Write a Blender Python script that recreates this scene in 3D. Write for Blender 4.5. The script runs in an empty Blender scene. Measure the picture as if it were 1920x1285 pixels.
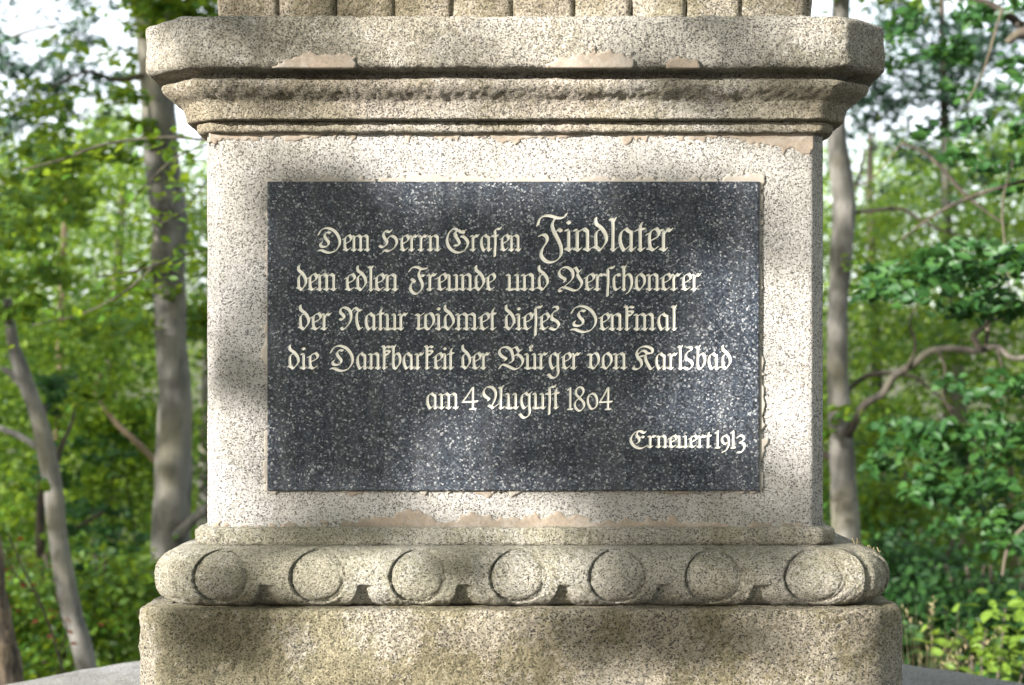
import bpy, bmesh, math, random
import numpy as np
from mathutils import Vector, Matrix
R = math.radians
scene = bpy.context.scene
C = scene.collection
rng = np.random.default_rng(11)
random.seed(5)

# ---------------------------------------------------------------- camera, sky, sun, exposure
CAMX, CAMY, CAMZ, FPX, HORIZON = -.006, -3.3, 1.6, 3300.0, 732.0
cam = bpy.data.cameras.new('camera'); camo = bpy.data.objects.new('camera', cam); C.objects.link(camo)
camo.location = (CAMX, CAMY, CAMZ); camo.rotation_euler = (R(90), 0, 0)
cam.sensor_width = 36; cam.lens = FPX/1920*36; cam.shift_y = (HORIZON-642.5)/1920
cam.clip_start = .05; cam.clip_end = 2000
cam.dof.use_dof = True; cam.dof.focus_distance = 3.3; cam.dof.aperture_fstop = 4.6
scene.camera = camo
SUN_AZ, SUN_EL = R(52), R(17)                  # azimuth to the left of the stone's front normal
SUN = Vector((-math.sin(SUN_AZ)*math.cos(SUN_EL), -math.cos(SUN_AZ)*math.cos(SUN_EL), math.sin(SUN_EL)))
world = bpy.data.worlds.new('World'); scene.world = world; world.use_nodes = True
wn = world.node_tree.nodes; wn.clear()
sky = wn.new('ShaderNodeTexSky'); sky.sky_type = 'NISHITA'; sky.sun_disc = False
sky.sun_elevation = SUN_EL; sky.sun_rotation = math.atan2(SUN.x, SUN.y); sky.air_density = 1.0; sky.dust_density = 2.5
bg = wn.new('ShaderNodeBackground'); bg.inputs[1].default_value = .074
wo = wn.new('ShaderNodeOutputWorld')
thin = wn.new('ShaderNodeMix'); thin.data_type = 'RGBA'; thin.inputs[0].default_value = .55; thin.inputs[7].default_value = (9.5, 9.8, 10.4, 1)   # thin white evening haze over the sky
world.node_tree.links.new(sky.outputs[0], thin.inputs[6]); world.node_tree.links.new(thin.outputs[2], bg.inputs[0]); world.node_tree.links.new(bg.outputs[0], wo.inputs[0])
sl = bpy.data.lights.new('sun', 'SUN'); sl.energy = 5.0; sl.angle = R(.55); sl.color = (1, .945, .88)
so = bpy.data.objects.new('sun', sl); C.objects.link(so); so.rotation_euler = SUN.to_track_quat('Z', 'Y').to_euler()
scene.view_settings.view_transform = 'Standard'; scene.view_settings.look = 'None'
scene.view_settings.gamma = 1; scene.view_settings.use_curve_mapping = False
scene.view_settings.exposure = 2.08

def W(px, py, D):                              # the point at distance D seen at a place of the 1920 px wide photograph
    return Vector((CAMX+(px-960)/FPX*D, CAMY+D, CAMZ+(HORIZON-py)/FPX*D))

# ---------------------------------------------------------------- helpers
def tag(o, label=None, cat=None, group=None, kind=None):
    if label: o['label'] = label
    if cat: o['category'] = cat
    if group: o['group'] = group
    if kind: o['kind'] = kind
    return o
def empty(name, loc=(0, 0, 0)):
    o = bpy.data.objects.new(name, None); o.location = loc; C.objects.link(o); return o
def link(name, me, mat, parent=None, smooth=True):
    o = bpy.data.objects.new(name, me); C.objects.link(o)
    if mat: me.materials.append(mat)
    if parent:
        o.parent = parent; o.matrix_parent_inverse = Matrix.Translation(-Vector(parent.matrix_world.translation if parent.type != 'EMPTY' else parent.location))
    if smooth: me.polygons.foreach_set('use_smooth', np.ones(len(me.polygons), dtype=bool))
    return o
def mesh(name, verts, faces):
    me = bpy.data.meshes.new(name); me.from_pydata([tuple(v) for v in verts], [], faces); me.update(); return me
def mesh_np(name, V, F):                       # V (n,3), F (m,k) all faces the same size
    me = bpy.data.meshes.new(name); m, k = F.shape
    me.vertices.add(len(V)); me.vertices.foreach_set('co', V.astype(np.float32).ravel())
    me.loops.add(m*k); me.loops.foreach_set('vertex_index', F.astype(np.int32).ravel())
    me.polygons.add(m); me.polygons.foreach_set('loop_start', (np.arange(m)*k).astype(np.int32))
    me.polygons.foreach_set('loop_total', np.full(m, k, dtype=np.int32))
    me.update(calc_edges=True); return me
def displace(o, strength, size, mid=.5, depth=3):
    t = bpy.data.textures.new('roughness', 'CLOUDS'); t.noise_scale = size; t.noise_depth = depth
    m = o.modifiers.new('worn', 'DISPLACE'); m.texture = t; m.strength = strength; m.mid_level = mid; m.texture_coords = 'GLOBAL'
def vnoise(X, Y, s, seed):                     # smooth value noise 0..1, cell size s
    r = np.random.default_rng(seed).random((64, 64)); x, y = X/s, Y/s
    i, j = np.floor(x).astype(int), np.floor(y).astype(int); fx, fy = x-i, y-j
    fx, fy = fx*fx*(3-2*fx), fy*fy*(3-2*fy); g = lambda a, b: r[a % 64, b % 64]
    return (g(i, j)*(1-fx)+g(i+1, j)*fx)*(1-fy)+(g(i, j+1)*(1-fx)+g(i+1, j+1)*fx)*fy

# ---------------------------------------------------------------- materials
class NT:
    def __init__(s, name):
        s.m = bpy.data.materials.new(name); s.m.use_nodes = True; s.t = s.m.node_tree
        s.b = s.t.nodes['Principled BSDF']; s.out = s.t.nodes['Material Output']
        s.co = s.n('ShaderNodeNewGeometry').outputs['Position']
    def n(s, typ, **kw):
        x = s.t.nodes.new(typ)
        for k, v in kw.items(): setattr(x, k, v)
        return x
    def l(s, a, b): s.t.links.new(a, b)
    def noise(s, scale, detail=4, rough=.6, co=None, stretch=None):
        x = s.n('ShaderNodeTexNoise'); x.inputs['Scale'].default_value = scale; x.inputs['Detail'].default_value = detail
        x.inputs['Roughness'].default_value = rough
        c = co or s.co
        if stretch:
            mp = s.n('ShaderNodeMapping'); mp.inputs['Scale'].default_value = stretch; s.l(c, mp.inputs[0]); c = mp.outputs[0]
        s.l(c, x.inputs['Vector']); return x.outputs['Fac']
    def ramp(s, fac, stops, const=False):
        x = s.n('ShaderNodeValToRGB'); s.l(fac, x.inputs[0]); e = x.color_ramp
        if const: e.interpolation = 'CONSTANT'
        while len(e.elements) < len(stops): e.elements.new(.5)
        for el, (p, c) in zip(e.elements, stops):
            el.position = p; el.color = (c, c, c, 1) if not isinstance(c, tuple) else c+(1,)
        return x.outputs[0]
    def mix(s, fac, a, b, typ='MIX'):
        x = s.n('ShaderNodeMix', data_type='RGBA', blend_type=typ)
        for v, i in ((fac, 0), (a, 6), (b, 7)):
            if isinstance(v, (int, float)): x.inputs[i].default_value = v
            elif isinstance(v, tuple): x.inputs[i].default_value = v+(1,)
            else: s.l(v, x.inputs[i])
        return x.outputs[2]
    def math(s, op, a, b=0.):
        x = s.n('ShaderNodeMath', operation=op)
        for v, i in ((a, 0), (b, 1)):
            if isinstance(v, (int, float)): x.inputs[i].default_value = v
            else: s.l(v, x.inputs[i])
        return x.outputs[0]
    def bump(s, h, strength, dist, prev=None):
        x = s.n('ShaderNodeBump'); x.inputs['Strength'].default_value = strength; x.inputs['Distance'].default_value = dist
        s.l(h, x.inputs['Height'])
        if prev: s.l(prev, x.inputs['Normal'])
        return x.outputs[0]
def granite(name, light=(.60, .56, .49), mid=(.40, .37, .32), dark=(.12, .115, .11), black=.15, grey=.42, cell=230,
            moss=.3, mosscol=(.15, .14, .055), soot=.2, rough=.9, bump=1.0, blotch=3.2, warm=.3):
    t = NT(name)
    nz = t.n('ShaderNodeTexNoise'); nz.inputs['Scale'].default_value = cell*.7; nz.inputs['Detail'].default_value = 2
    t.l(t.co, nz.inputs['Vector'])
    v = t.n('ShaderNodeVectorMath', operation='MULTIPLY_ADD'); t.l(nz.outputs['Color'], v.inputs[0]); v.inputs[1].default_value = (.0028,)*3; t.l(t.co, v.inputs[2])
    vo = t.n('ShaderNodeTexVoronoi'); vo.inputs['Scale'].default_value = cell; t.l(v.outputs[0], vo.inputs['Vector'])
    sep = t.n('ShaderNodeSeparateColor'); t.l(vo.outputs['Color'], sep.inputs[0])
    patch = t.noise(9, 3)                                            # the dark grains crowd in places
    g = t.math('ADD', sep.outputs[0], t.math('MULTIPLY', t.math('SUBTRACT', patch, .5), .28))
    col = t.ramp(g, [(0, dark), (black, tuple(c*.55 for c in mid)), (black+.05, mid), (grey, light), (.8, tuple(min(.85, c*1.16) for c in light))], const=True)
    fine = t.noise(cell*1.6, 2); col = t.mix(.35, col, t.ramp(fine, [(.3, .45), (.7, 1.0)]), 'MULTIPLY')
    w = t.noise(2.1, 5); col = t.mix(t.math('MULTIPLY', t.ramp(w, [(.42, 0.), (.66, 1.)]), warm), col, t.mix(1., col, (1.0, .84, .66), 'MULTIPLY'))
    s1 = t.noise(blotch, 8, .68); s2 = t.noise(5, 6, .65, stretch=(1, 1, .25)); grain = t.noise(90, 3)
    sm = t.math('ADD', t.math('ADD', s1, t.math('MULTIPLY', s2, .6)), t.math('MULTIPLY', grain, .35))
    mf = t.ramp(sm, [(.92, 0.), (1.12, 1.)])
    col = t.mix(t.math('MULTIPLY', mf, moss), col, t.mix(.45, mosscol, t.mix(1., col, tuple(min(1, c*3) for c in mosscol), 'MULTIPLY')))
    so_ = t.ramp(t.math('ADD', t.noise(2.7, 9, .7, stretch=(1.3, 1.3, .7)), t.math('MULTIPLY', grain, .2)), [(.58, 0.), (.74, 1.)])
    col = t.mix(t.math('MULTIPLY', so_, soot), col, t.mix(1., col, (.42, .42, .38), 'MULTIPLY'))
    t.l(col, t.b.inputs['Base Color']); t.b.inputs['Roughness'].default_value = rough
    t.b.inputs['Specular IOR Level'].default_value = .25
    h = t.math('ADD', t.noise(cell*.3, 5, .75), t.math('MULTIPLY', sep.outputs[0], .25))
    t.l(t.bump(h, 1.0*bump, .016, t.bump(t.noise(28, 4), .7*bump, .014)), t.b.inputs['Normal'])
    return t.m
# ---- blackletter glyphs, drawn as broad-nib pen paths in x-height units ----
def _st(x, t=.86, b=.1):            # stem with a small entry flag and a diamond foot
    return [[(x-.11,t+.05),(x-.03,t+.05)], [(x,t),(x,b)], [(x-.05,b+.02),(x+.05,b-.08)], [(x+.03,b-.08),(x+.12,b+.01)], [(x-.12,b+.01),(x-.02,b-.02)]]
def _li(x0, x1): return [[(x0+.02,.82),(x0+.16,.92),(x1-.12,.97),(x1,.84)]]
def _lb(x0, x1): return [[(x0+.03,.04),(x0+.16,.05),(x1-.03,.16)]]
def _tall(x, top=1.34): return [[(x-.1,top+.06),(x,top-.08),(x,.1)], [(x+.01,top-.1),(x+.1,top+.1)], [(x-.05,.12),(x+.05,.02)], [(x+.03,.02),(x+.12,.11)]]
_a = [[(.34,1.0),(.14,.82),(.09,.5),(.14,.22),(.24,.02)], [(.24,.02),(.42,.2)], [(.3,.98),(.42,.86),(.5,.82)], [(.5,.84),(.5,.1)], [(.46,.12),(.55,.02)], [(.53,.02),(.64,.13)]]
_ff = [[(.26,1.36),(.4,1.32),(.45,1.42)], [(.26,1.35),(.14,1.25),(.15,1.05)], [(.15,1.05),(.16,.5),(.13,.0)], [(.13,.1),(.13,-.32)], [(-.02,.93),(.1,.9)]]
G = {
 'i': (.32, _st(.12)+[[(.08,1.28),(.16,1.2)]]),
 'm': (1.1, _st(.12)+_st(.5)+_st(.88)+_li(.12,.5)+_li(.5,.88)),
 'n': (.7, _st(.12)+_st(.5)+_li(.12,.5)),
 'u': (.7, _st(.12)+_st(.5)+_lb(.12,.5)),
 'r': (.5, _st(.12)+[[(.15,.74),(.28,.96)], [(.27,.97),(.37,.87)], [(.37,.88),(.44,.97)]]),
 'e': (.5, [[(.36,1.0),(.12,.78),(.12,.2),(.24,.03)], [(.0,.72),(.1,.78)], [(.36,.99),(.46,.8),(.4,.62),(.16,.46)], [(.24,.03),(.4,.17)], [(.04,.12),(.14,.1)]]),
 'c': (.45, [[(.34,.98),(.12,.8),(.12,.2),(.24,.03)], [(.28,.97),(.38,.87)], [(.24,.03),(.42,.18)]]),
 'a': (.72, _a),
 'd': (.62, [[(.1,1.44),(.12,1.2),(.32,1.0),(.47,.72),(.49,.4),(.27,.03)], [(.33,.98),(.12,.78),(.12,.2)], [(.03,.18),(.14,.16),(.27,.03)]]),
 'l': (.3, _tall(.12)),
 't': (.36, [[(.18,1.22),(.12,1.0),(.12,.1)], [(-.03,.9),(.1,.96),(.28,.96)], [(.07,.12),(.17,.02)], [(.15,.02),(.26,.12)]]),
 'f': (.44, _ff+[[(.1,.9),(.3,.94)]]),
 'S': (.34, _ff),                                   # the long s
 's': (.62, [[(.2,1.34),(.36,1.36),(.43,1.2),(.26,1.1)], [(.26,1.1),(.12,.9),(.14,.68),(.38,.5),(.47,.3),(.4,.12),(.26,.02),(.02,.12)], [(.1,.66),(.2,.56)]]),
 'o': (.62, [[(.34,.99),(.12,.78),(.12,.2),(.27,.03)], [(.3,.99),(.48,.78),(.49,.4),(.27,.03)], [(.02,.14),(.14,.14)]]),
 'v': (.62, [[(-.02,.9),(.1,.88),(.12,.8),(.12,.2),(.27,.03)], [(.12,.76),(.33,.99),(.48,.78),(.49,.4),(.27,.03)], [(.02,.14),(.14,.14)]]),
 'w': (.95, [[(-.02,.9),(.1,.88),(.12,.8),(.12,.14)], [(.12,.76),(.36,.97)], [(.04,.13),(.16,.06)], [(.45,.9),(.45,.2),(.6,.03)], [(.45,.78),(.66,.99),(.82,.76),(.82,.4),(.6,.03)], [(.15,.04),(.4,.16)]]),
 'h': (.66, _tall(.14)[:3]+[[(.16,.74),(.34,.97),(.5,.78),(.53,.35),(.4,-.05),(.28,-.17)]]),
 'k': (.52, _tall(.14)[:1]+[[(.16,1.22),(.3,1.38),(.46,1.32)], [(.2,1.1),(.36,1.12),(.44,1.02),(.3,.9),(.16,.92)], [(.14,1.1),(.14,.1)], [(.09,.12),(.19,.02)], [(.17,.02),(.28,.12)], [(.16,.8),(.36,.9)]]),
 'b': (.62, [[(.02,1.38),(.13,1.24),(.13,.22),(.28,.02)], [(.14,1.22),(.24,1.44)], [(.15,.74),(.34,.97),(.49,.76),(.48,.36),(.28,.02)]]),
 'g': (.7, _a[:3]+[[(.48,.9),(.5,.82),(.5,.1),(.53,-.2),(.42,-.46),(.2,-.52),(.0,-.3)], [(.48,.86),(.62,1.0)]]),
 'D': (1.42, [[(.03,1.0),(.2,1.3),(.55,1.42),(.95,1.22),(1.2,.8),(1.22,.4),(1.0,.02),(.68,-.1)], [(.03,.04),(.2,.06),(.45,-.06),(.68,-.1),(.85,-.04)], [(.7,1.12),(.52,1.16),(.38,.98),(.44,.78),(.6,.56),(.58,.36),(.4,.26),(.18,.3),(.14,.46),(.22,.52)]]),
 'H': (1.1, [[(.66,1.3),(.56,1.16),(.34,1.24),(.22,1.04),(.28,.8),(.42,.56),(.34,.34),(.16,.24),(.02,.34)], [(.42,.7),(.62,.94),(.86,.8),(.93,.5),(.8,.2),(.5,.0),(.3,.06),(.2,-.06)]]),
 'G': (1.4, [[(.62,1.3),(.42,1.36),(.18,1.1),(.06,.66),(.2,.2),(.6,-.08),(1.0,.0),(1.22,.36),(1.2,.62),(1.0,.86),(.86,.9)], [(.6,.9),(.5,1.1),(.68,1.26),(.9,1.12),(1.1,1.26)], [(.6,1.18),(.5,.98),(.66,.72),(.76,.48),(.68,.34),(.48,.36)], [(.92,1.22),(1.02,1.1)]]),
 'F': (1.05, [[(.02,1.12),(.12,1.44),(.4,1.55),(.78,1.44),(1.0,1.48),(1.08,1.62)], [(.66,1.42),(.56,1.16),(.62,.86),(.8,.45),(.9,.1),(.86,-.24),(.64,-.46),(.36,-.46),(.16,-.22),(.18,.06),(.36,.4),(.36,.6),(.24,.72),(.08,.66)], [(.64,.78),(.8,.94)], [(.8,.96),(.9,.86)]]),
 'Q': (.95, [[(.0,1.12),(.16,1.34),(.4,1.38),(.66,1.26),(.92,1.3)], [(.6,1.24),(.5,1.0),(.56,.7),(.68,.4),(.64,.06),(.42,-.18),(.2,-.12),(.06,.12),(.12,.4),(.24,.6)], [(.12,.68),(.3,.5)], [(.56,.78),(.66,.9)], [(.66,.92),(.74,.84)]]),
 'V': (1.32, [[(.3,.5),(.36,.66),(.12,.84),(.06,1.1),(.24,1.34),(.5,1.34),(.72,1.1),(.74,.76),(.58,.5),(.38,.3)], [(.66,1.16),(.86,1.34),(1.0,1.1),(1.14,1.22)], [(1.08,1.14),(.96,.96),(1.06,.72),(1.18,.46),(1.08,.14),(.84,.0),(.56,.1),(.26,.2),(.06,.08),(.1,-.04),(.18,-.02)]]),
 'N': (1.3, [[(.04,.66),(.14,.6),(.26,.72),(.18,.9),(.06,1.04),(.1,1.26),(.3,1.32),(.54,1.14),(.62,.8),(.54,.42),(.24,.04),(.1,.14)], [(.66,1.12),(.82,1.3),(1.0,1.16),(1.12,1.14)], [(1.14,1.16),(.94,1.02),(.9,.6),(.98,.2),(1.06,.03)], [(1.04,.03),(1.18,.14)]]),
 'B': (1.4, [[(.34,.52),(.42,.62),(.2,.78),(.06,1.0),(.14,1.26),(.42,1.34),(.66,1.16),(.76,.8),(.76,.5),(.6,.4)], [(.74,1.24),(.92,1.34),(1.06,1.12),(1.2,1.16)], [(1.2,1.18),(1.04,1.0),(.96,.88),(.84,.82)], [(.98,.92),(1.2,.72),(1.28,.44),(1.14,.14),(.88,.0),(.62,.12),(.36,.26),(.18,.26),(.06,.04)]]),
 'K': (1.16, [[(1.04,1.0),(1.02,1.24),(.72,1.4),(.4,1.32),(.22,1.04),(.26,.78),(.44,.5),(.46,.22),(.26,.02),(.04,.08),(.08,.2)], [(.34,.96),(.5,1.14),(.66,1.1),(.78,.98),(.94,.98)], [(.8,.96),(.62,.84),(.4,.8)], [(.66,.8),(.72,.5),(.92,.08),(1.0,.02)], [(.98,.02),(1.1,.14)]]),
 'A': (1.2, [[(.28,.5),(.32,.6),(.1,.8),(.04,1.06),(.22,1.32),(.48,1.3),(.66,1.02),(.64,.62),(.48,.22),(.42,.12)], [(.3,.22),(.46,.12),(.52,.03)], [(.5,.03),(.82,.3)], [(.84,1.3),(.94,1.18),(.92,.12)], [(.94,1.16),(1.06,1.4)], [(.88,.12),(.98,.02)], [(.96,.02),(1.08,.12)]]),
 'E': (1.1, [[(.96,1.3),(.86,1.2),(.6,1.36),(.3,1.2),(.1,.8),(.12,.4),(.36,.06),(.7,-.06),(1.04,.16)], [(.5,1.3),(.42,1.0),(.56,.76),(.56,.46),(.42,.34)], [(.54,.74),(.74,.9)], [(.74,.92),(.84,.82)]]),
 '1': (.42, [[(.06,1.16),(.2,1.28)], [(.2,1.26),(.2,.02)], [(.06,.0),(.34,.0)]]),
 '8': (.78, [[(.36,.68),(.14,.94),(.2,1.24),(.42,1.34),(.6,1.18),(.58,.96),(.36,.68),(.1,.42),(.1,.12),(.36,-.1),(.62,.1),(.62,.4),(.36,.68)]]),
 '0': (.82, [[(.38,.96),(.14,.78),(.1,.44),(.24,.1),(.42,.02),(.64,.2),(.68,.56),(.56,.86),(.38,.96)]]),
 '4': (.84, [[(.52,1.28),(.3,.86),(.04,.44)], [(.04,.42),(.78,.46)], [(.56,1.28),(.54,.02)], [(.4,.0),(.68,.0)]]),
 '9': (.72, [[(.58,.72),(.4,.96),(.14,.82),(.12,.5),(.32,.3),(.56,.44)], [(.58,.78),(.6,.3),(.44,-.16),(.14,-.36)]]),
 '3': (.72, [[(.08,.78),(.32,.96),(.56,.8),(.5,.56),(.26,.42)], [(.26,.42),(.56,.3),(.58,-.02),(.38,-.34),(.08,-.36)]]),
}
# word, left px, right px, baseline px, x-height px  (photo pixels = millimetres on the plaque)
WORDS = [("Dem",596,694,471,30.5),("Herrn",711,825,471,30.5),("Grafen",836,976,471,31),("Findlater",1007,1260,471,43),
 ("dem",556,631,545,32),("edlen",647,746,545.5,32),("Qreunde",767,927,545,32),("und",950,1029,545,32),("VerSchonerer",1046,1313,545,32),
 ("der",559,620,619,32),("Natur",636,763,619,32),("widmet",780,930,619,32),("dieSes",945,1051,619,32),("Denkmal",1070,1268,619.5,32),
 ("die",539,595,692.5,31),("Dankbarkeit",619,851,692.5,31),("der",864,917,692.5,31),("BürrüX",0,0,0,0),("Bu*rger",934,1087,692.5,31),("von",1103,1175,692.5,31),("Karlsbad",1186,1371,693,31),
 ("am",798,860,767,30),("4",866,895,767,31),("AuguSt",905,1048,767,31),("1804",1063,1147,767.5,31),
 ("Erneuert",1180,1333,839.5,23),("1913",1340,1397,839.5,24)]
WORDS = [w for w in WORDS if w[2] > 0]
def smooth(pts, n=5):
    if len(pts) < 3: return pts
    P = [np.array(p, float) for p in pts]; P = [2*P[0]-P[1]]+P+[2*P[-1]-P[-2]]; out = []
    for i in range(1, len(P)-2):
        for k in range(n):
            t = k/n; a, b, c, d = P[i-1:i+3]
            out.append(.5*((2*b)+(c-a)*t+(2*a-5*b+4*c-d)*t*t+(3*b-a-3*c+d)*t**3))
    out.append(P[-2]); return out
def glyph_list():
    """every letter: (strokes in px, nib size px, thin)"""
    L = []
    for text, x0, x1, base, xh in WORDS:
        chars = [c for c in text if c != '*']
        adv = [G[c][0] for c in chars]
        last = G[chars[-1]][0]-.06
        tot = sum(adv[:-1])+last
        sx = (x1-x0)/tot
        x = x0; upos = None
        for i, c in enumerate(chars):
            st = [[(x+px*sx, base-py*xh) for px, py in smooth(s)] for s in G[c][1]]
            cap = c in 'DHGFQVNBKAE'
            L.append((st, xh*(.096 if xh > 25 else .125)*(1 if xh < 40 else .9)*(.82 if c.isdigit() else 1), .25 if not c.isdigit() else .42))
            if c == 'u' and '*' in text and upos is None:
                upos = x+.31*sx
                st = [[(upos+(px-.25)*xh*.42, base-1.1*xh-py*xh*.34) for px, py in smooth(s)] for s in G['e'][1]]
                L.append((st, xh*.06, .45))
            x += adv[i]*sx
    return L
def field(X, Y, strokes, a, thin, ang=math.radians(38)):
    """>0 inside; pen with elliptical nib. X,Y px arrays (Y down)"""
    ca, sa = math.cos(ang), math.sin(ang); b = a*thin
    def tr(x, y): return ((x*ca-y*sa)/a, (x*sa+y*ca)/b)   # nib long axis rises to the right (Y down)
    U, V = tr(X, Y); best = np.full(X.shape, 1e9)
    for s in strokes:
        T = [tr(*p) for p in s]
        for (x0, y0), (x1, y1) in zip(T[:-1], T[1:]):
            dx, dy = x1-x0, y1-y0; l2 = dx*dx+dy*dy+1e-12
            t = np.clip(((U-x0)*dx+(V-y0)*dy)/l2, 0, 1)
            d = (U-x0-t*dx)**2+(V-y0-t*dy)**2
            np.minimum(best, d, out=best)
    return 1-np.sqrt(best)

M = {}
M['die'] = granite('pale granite', light=(.60, .59, .575), mid=(.45, .44, .425), dark=(.15, .145, .14), black=.13, grey=.34, moss=.22, soot=.34, warm=.22, cell=470, mosscol=(.22, .21, .15))
M['cornice'] = granite('weathered granite', light=(.54, .51, .455), mid=(.37, .345, .30), black=.15, grey=.40, moss=.42, soot=.5, warm=.5, cell=480, mosscol=(.17, .155, .08))
M['abacus'] = granite('grey weathered granite', light=(.54, .52, .465), mid=(.37, .35, .31), black=.17, grey=.42, moss=.4, soot=.55, warm=.25, cell=480, mosscol=(.18, .165, .11))
M['torus'] = granite('mossy granite', light=(.63, .61, .54), mid=(.44, .42, .35), black=.12, grey=.38, moss=.42, soot=.4, warm=.2, cell=520, mosscol=(.235, .22, .13), bump=1.1)
M['plinth'] = granite('mossy coarse granite', light=(.63, .585, .485), mid=(.42, .385, .30), black=.13, grey=.42, moss=.55, soot=.55, warm=.35, cell=430, mosscol=(.20, .185, .085), bump=1.3)
M['step'] = granite('grey step granite', light=(.66, .66, .66), mid=(.47, .47, .475), black=.14, grey=.42, moss=.2, soot=.4, warm=.05, cell=480, bump=1.3)
M['gadroon'] = granite('grey gold weathered granite', light=(.52, .475, .39), mid=(.34, .30, .235), black=.14, grey=.42, moss=.4, soot=.6, warm=.5, cell=450)
t = NT('plaque granite')                           # honed black and white granite
nz = t.n('ShaderNodeTexNoise'); nz.inputs['Scale'].default_value = 160; t.l(t.co, nz.inputs['Vector'])
v = t.n('ShaderNodeVectorMath', operation='MULTIPLY_ADD'); t.l(nz.outputs['Color'], v.inputs[0]); v.inputs[1].default_value = (.004,)*3; t.l(t.co, v.inputs[2])
vo = t.n('ShaderNodeTexVoronoi'); vo.inputs['Scale'].default_value = 360; t.l(v.outputs[0], vo.inputs['Vector'])
sp = t.n('ShaderNodeSeparateColor'); t.l(vo.outputs['Color'], sp.inputs[0])
g = t.math('ADD', sp.outputs[0], t.math('MULTIPLY', t.math('SUBTRACT', t.noise(14, 4, .7), .5), .34))
col = t.ramp(g, [(0, (.007, .009, .014)), (.34, (.020, .028, .041)), (.60, (.029, .036, .048)), (.80, (.078, .088, .102)), (.95, (.22, .23, .24))], const=True)
big = t.n('ShaderNodeTexVoronoi'); big.inputs['Scale'].default_value = 150; t.l(v.outputs[0], big.inputs['Vector'])
bs = t.n('ShaderNodeSeparateColor'); t.l(big.outputs['Color'], bs.inputs[0])
col = t.mix(t.math('MULTIPLY', t.ramp(bs.outputs[0], [(.90, 0.), (.93, 1.)], const=False), t.ramp(big.outputs['Distance'], [(.25, .6), (.5, 0.)])), col, (.24, .25, .26))
film = t.ramp(t.noise(9, 6, .7, stretch=(3.2, 1, .28)), [(.45, 0.), (.70, 1.)])        # pale run-off film
col = t.mix(t.math('MULTIPLY', film, .07), col, (.36, .35, .33))
t.l(col, t.b.inputs['Base Color']); t.b.inputs['Roughness'].default_value = .5; t.b.inputs['Specular IOR Level'].default_value = .3
t.l(t.bump(t.noise(420, 2), .25, .001), t.b.inputs['Normal']); M['plaque'] = t.m
t = NT('cream letter paint')
t.l(t.mix(t.ramp(t.noise(60, 4), [(.35, 0.), (.7, .5)]), (.78, .76, .70), (.60, .57, .48)), t.b.inputs['Base Color']); t.b.inputs['Roughness'].default_value = .6
M['paint'] = t.m
t = NT('lime mortar')
c = t.mix(t.ramp(t.noise(11, 6, .7), [(.35, 0.), (.65, 1.)]), (.235, .19, .145), (.165, .14, .11))
c = t.mix(t.ramp(t.noise(45, 5, .7), [(.52, 0.), (.72, .6)]), c, (.22, .165, .11)); c = t.mix(t.ramp(t.noise(330, 3, .6), [(.5, 0.), (.62, .7)]), c, (.13, .115, .10)); c = t.mix(t.ramp(t.noise(16, 6, .75), [(.5, 0.), (.6, .6)]), c, (.27, .25, .22))
t.l(c, t.b.inputs['Base Color']); t.b.inputs['Roughness'].default_value = .95
t.l(t.bump(t.noise(70, 6, .7), .6, .003), t.b.inputs['Normal']); M['mortar'] = t.m
t = NT('grey joint mortar'); c = t.mix(t.noise(40, 5), (.20, .185, .16), (.32, .29, .25))
t.l(c, t.b.inputs['Base Color']); t.b.inputs['Roughness'].default_value = .95; t.l(t.bump(t.noise(90, 5), .5, .002), t.b.inputs['Normal']); M['joint'] = t.m

# ---------------------------------------------------------------- the monument: rings of chamfered squares
HW, CY = .583, .583                                # half width of the shaft block, its centre's y
def outline(p, c, step, xoff=0., fstep=None):
    """points round a chamfered square that stands p proud of the block; returns [(x,y,side,u)]"""
    h = HW+p; P = []
    cor = [(-h+c, -h), (h-c, -h), (h, -h+c), (h, h-c), (h-c, h), (-h+c, h), (-h, h-c), (-h, -h+c)]
    return cor
def ring_solid(name, prof, mat, parent, xoff=0., step=.008, bumpf=None, rnd=.010, cap=True, fstep=None):
    """prof: [(z, proud, chamfer)]; corners rounded by rnd; bumpf(side,u,z) -> extra push outwards"""
    hmax = HW+max(p for z, p, c in prof); fs = fstep or step
    segs = []                                       # parameter list shared by all rings: (segment index, t)
    for k in range(8):
        n = max(2, int((2*hmax)/(fs if k == 0 else step*1.6))) if k % 2 == 0 else 9
        segs += [(k, i/n) for i in range(n)]
    V = []
    for z, p, c in prof:
        cor = outline(p, c, step)
        for k, tt in segs:
            a, b = cor[k], cor[(k+1) % 8]
            # rounding: pull towards the corner's inside near segment ends
            L = math.hypot(b[0]-a[0], b[1]-a[1]); x, y = a[0]+(b[0]-a[0])*tt, a[1]+(b[1]-a[1])*tt
            nx, ny = (b[1]-a[1])/L, -(b[0]-a[0])/L
            d = min(tt, 1-tt)*L; r = min(rnd, L*.5)
            off = -.42*(r-d)**2/r*.5 if d < r else 0
            if bumpf:
                u = (tt-.5)*L; off += bumpf(k, u, z)
            V.append((x+nx*off+xoff, y+ny*off+CY, z))
    n = len(segs); m = len(prof); F = []
    idx = np.arange(n*m).reshape(m, n)
    a = idx[:-1]; b = np.roll(idx, -1, 1)[:-1]; c_ = np.roll(idx, -1, 1)[1:]; d = idx[1:]
    F = np.stack([a, b, c_, d], -1).reshape(-1, 4)
    flist = F.tolist()
    if cap: flist.append(list(idx[-1])); flist.append(list(idx[0][::-1]))
    me = mesh(name, V, flist)
    o = link(name, me, mat, parent)
    me.update()
    for f in me.polygons:
        if len(f.vertices) > 4: f.use_smooth = False
    return o
def lin(z0, z1, p, c, n=10, p1=None):
    p1 = p if p1 is None else p1
    return [(z0+(z1-z0)*i/n, p+(p1-p)*i/n, c) for i in range(n+1)]
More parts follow.
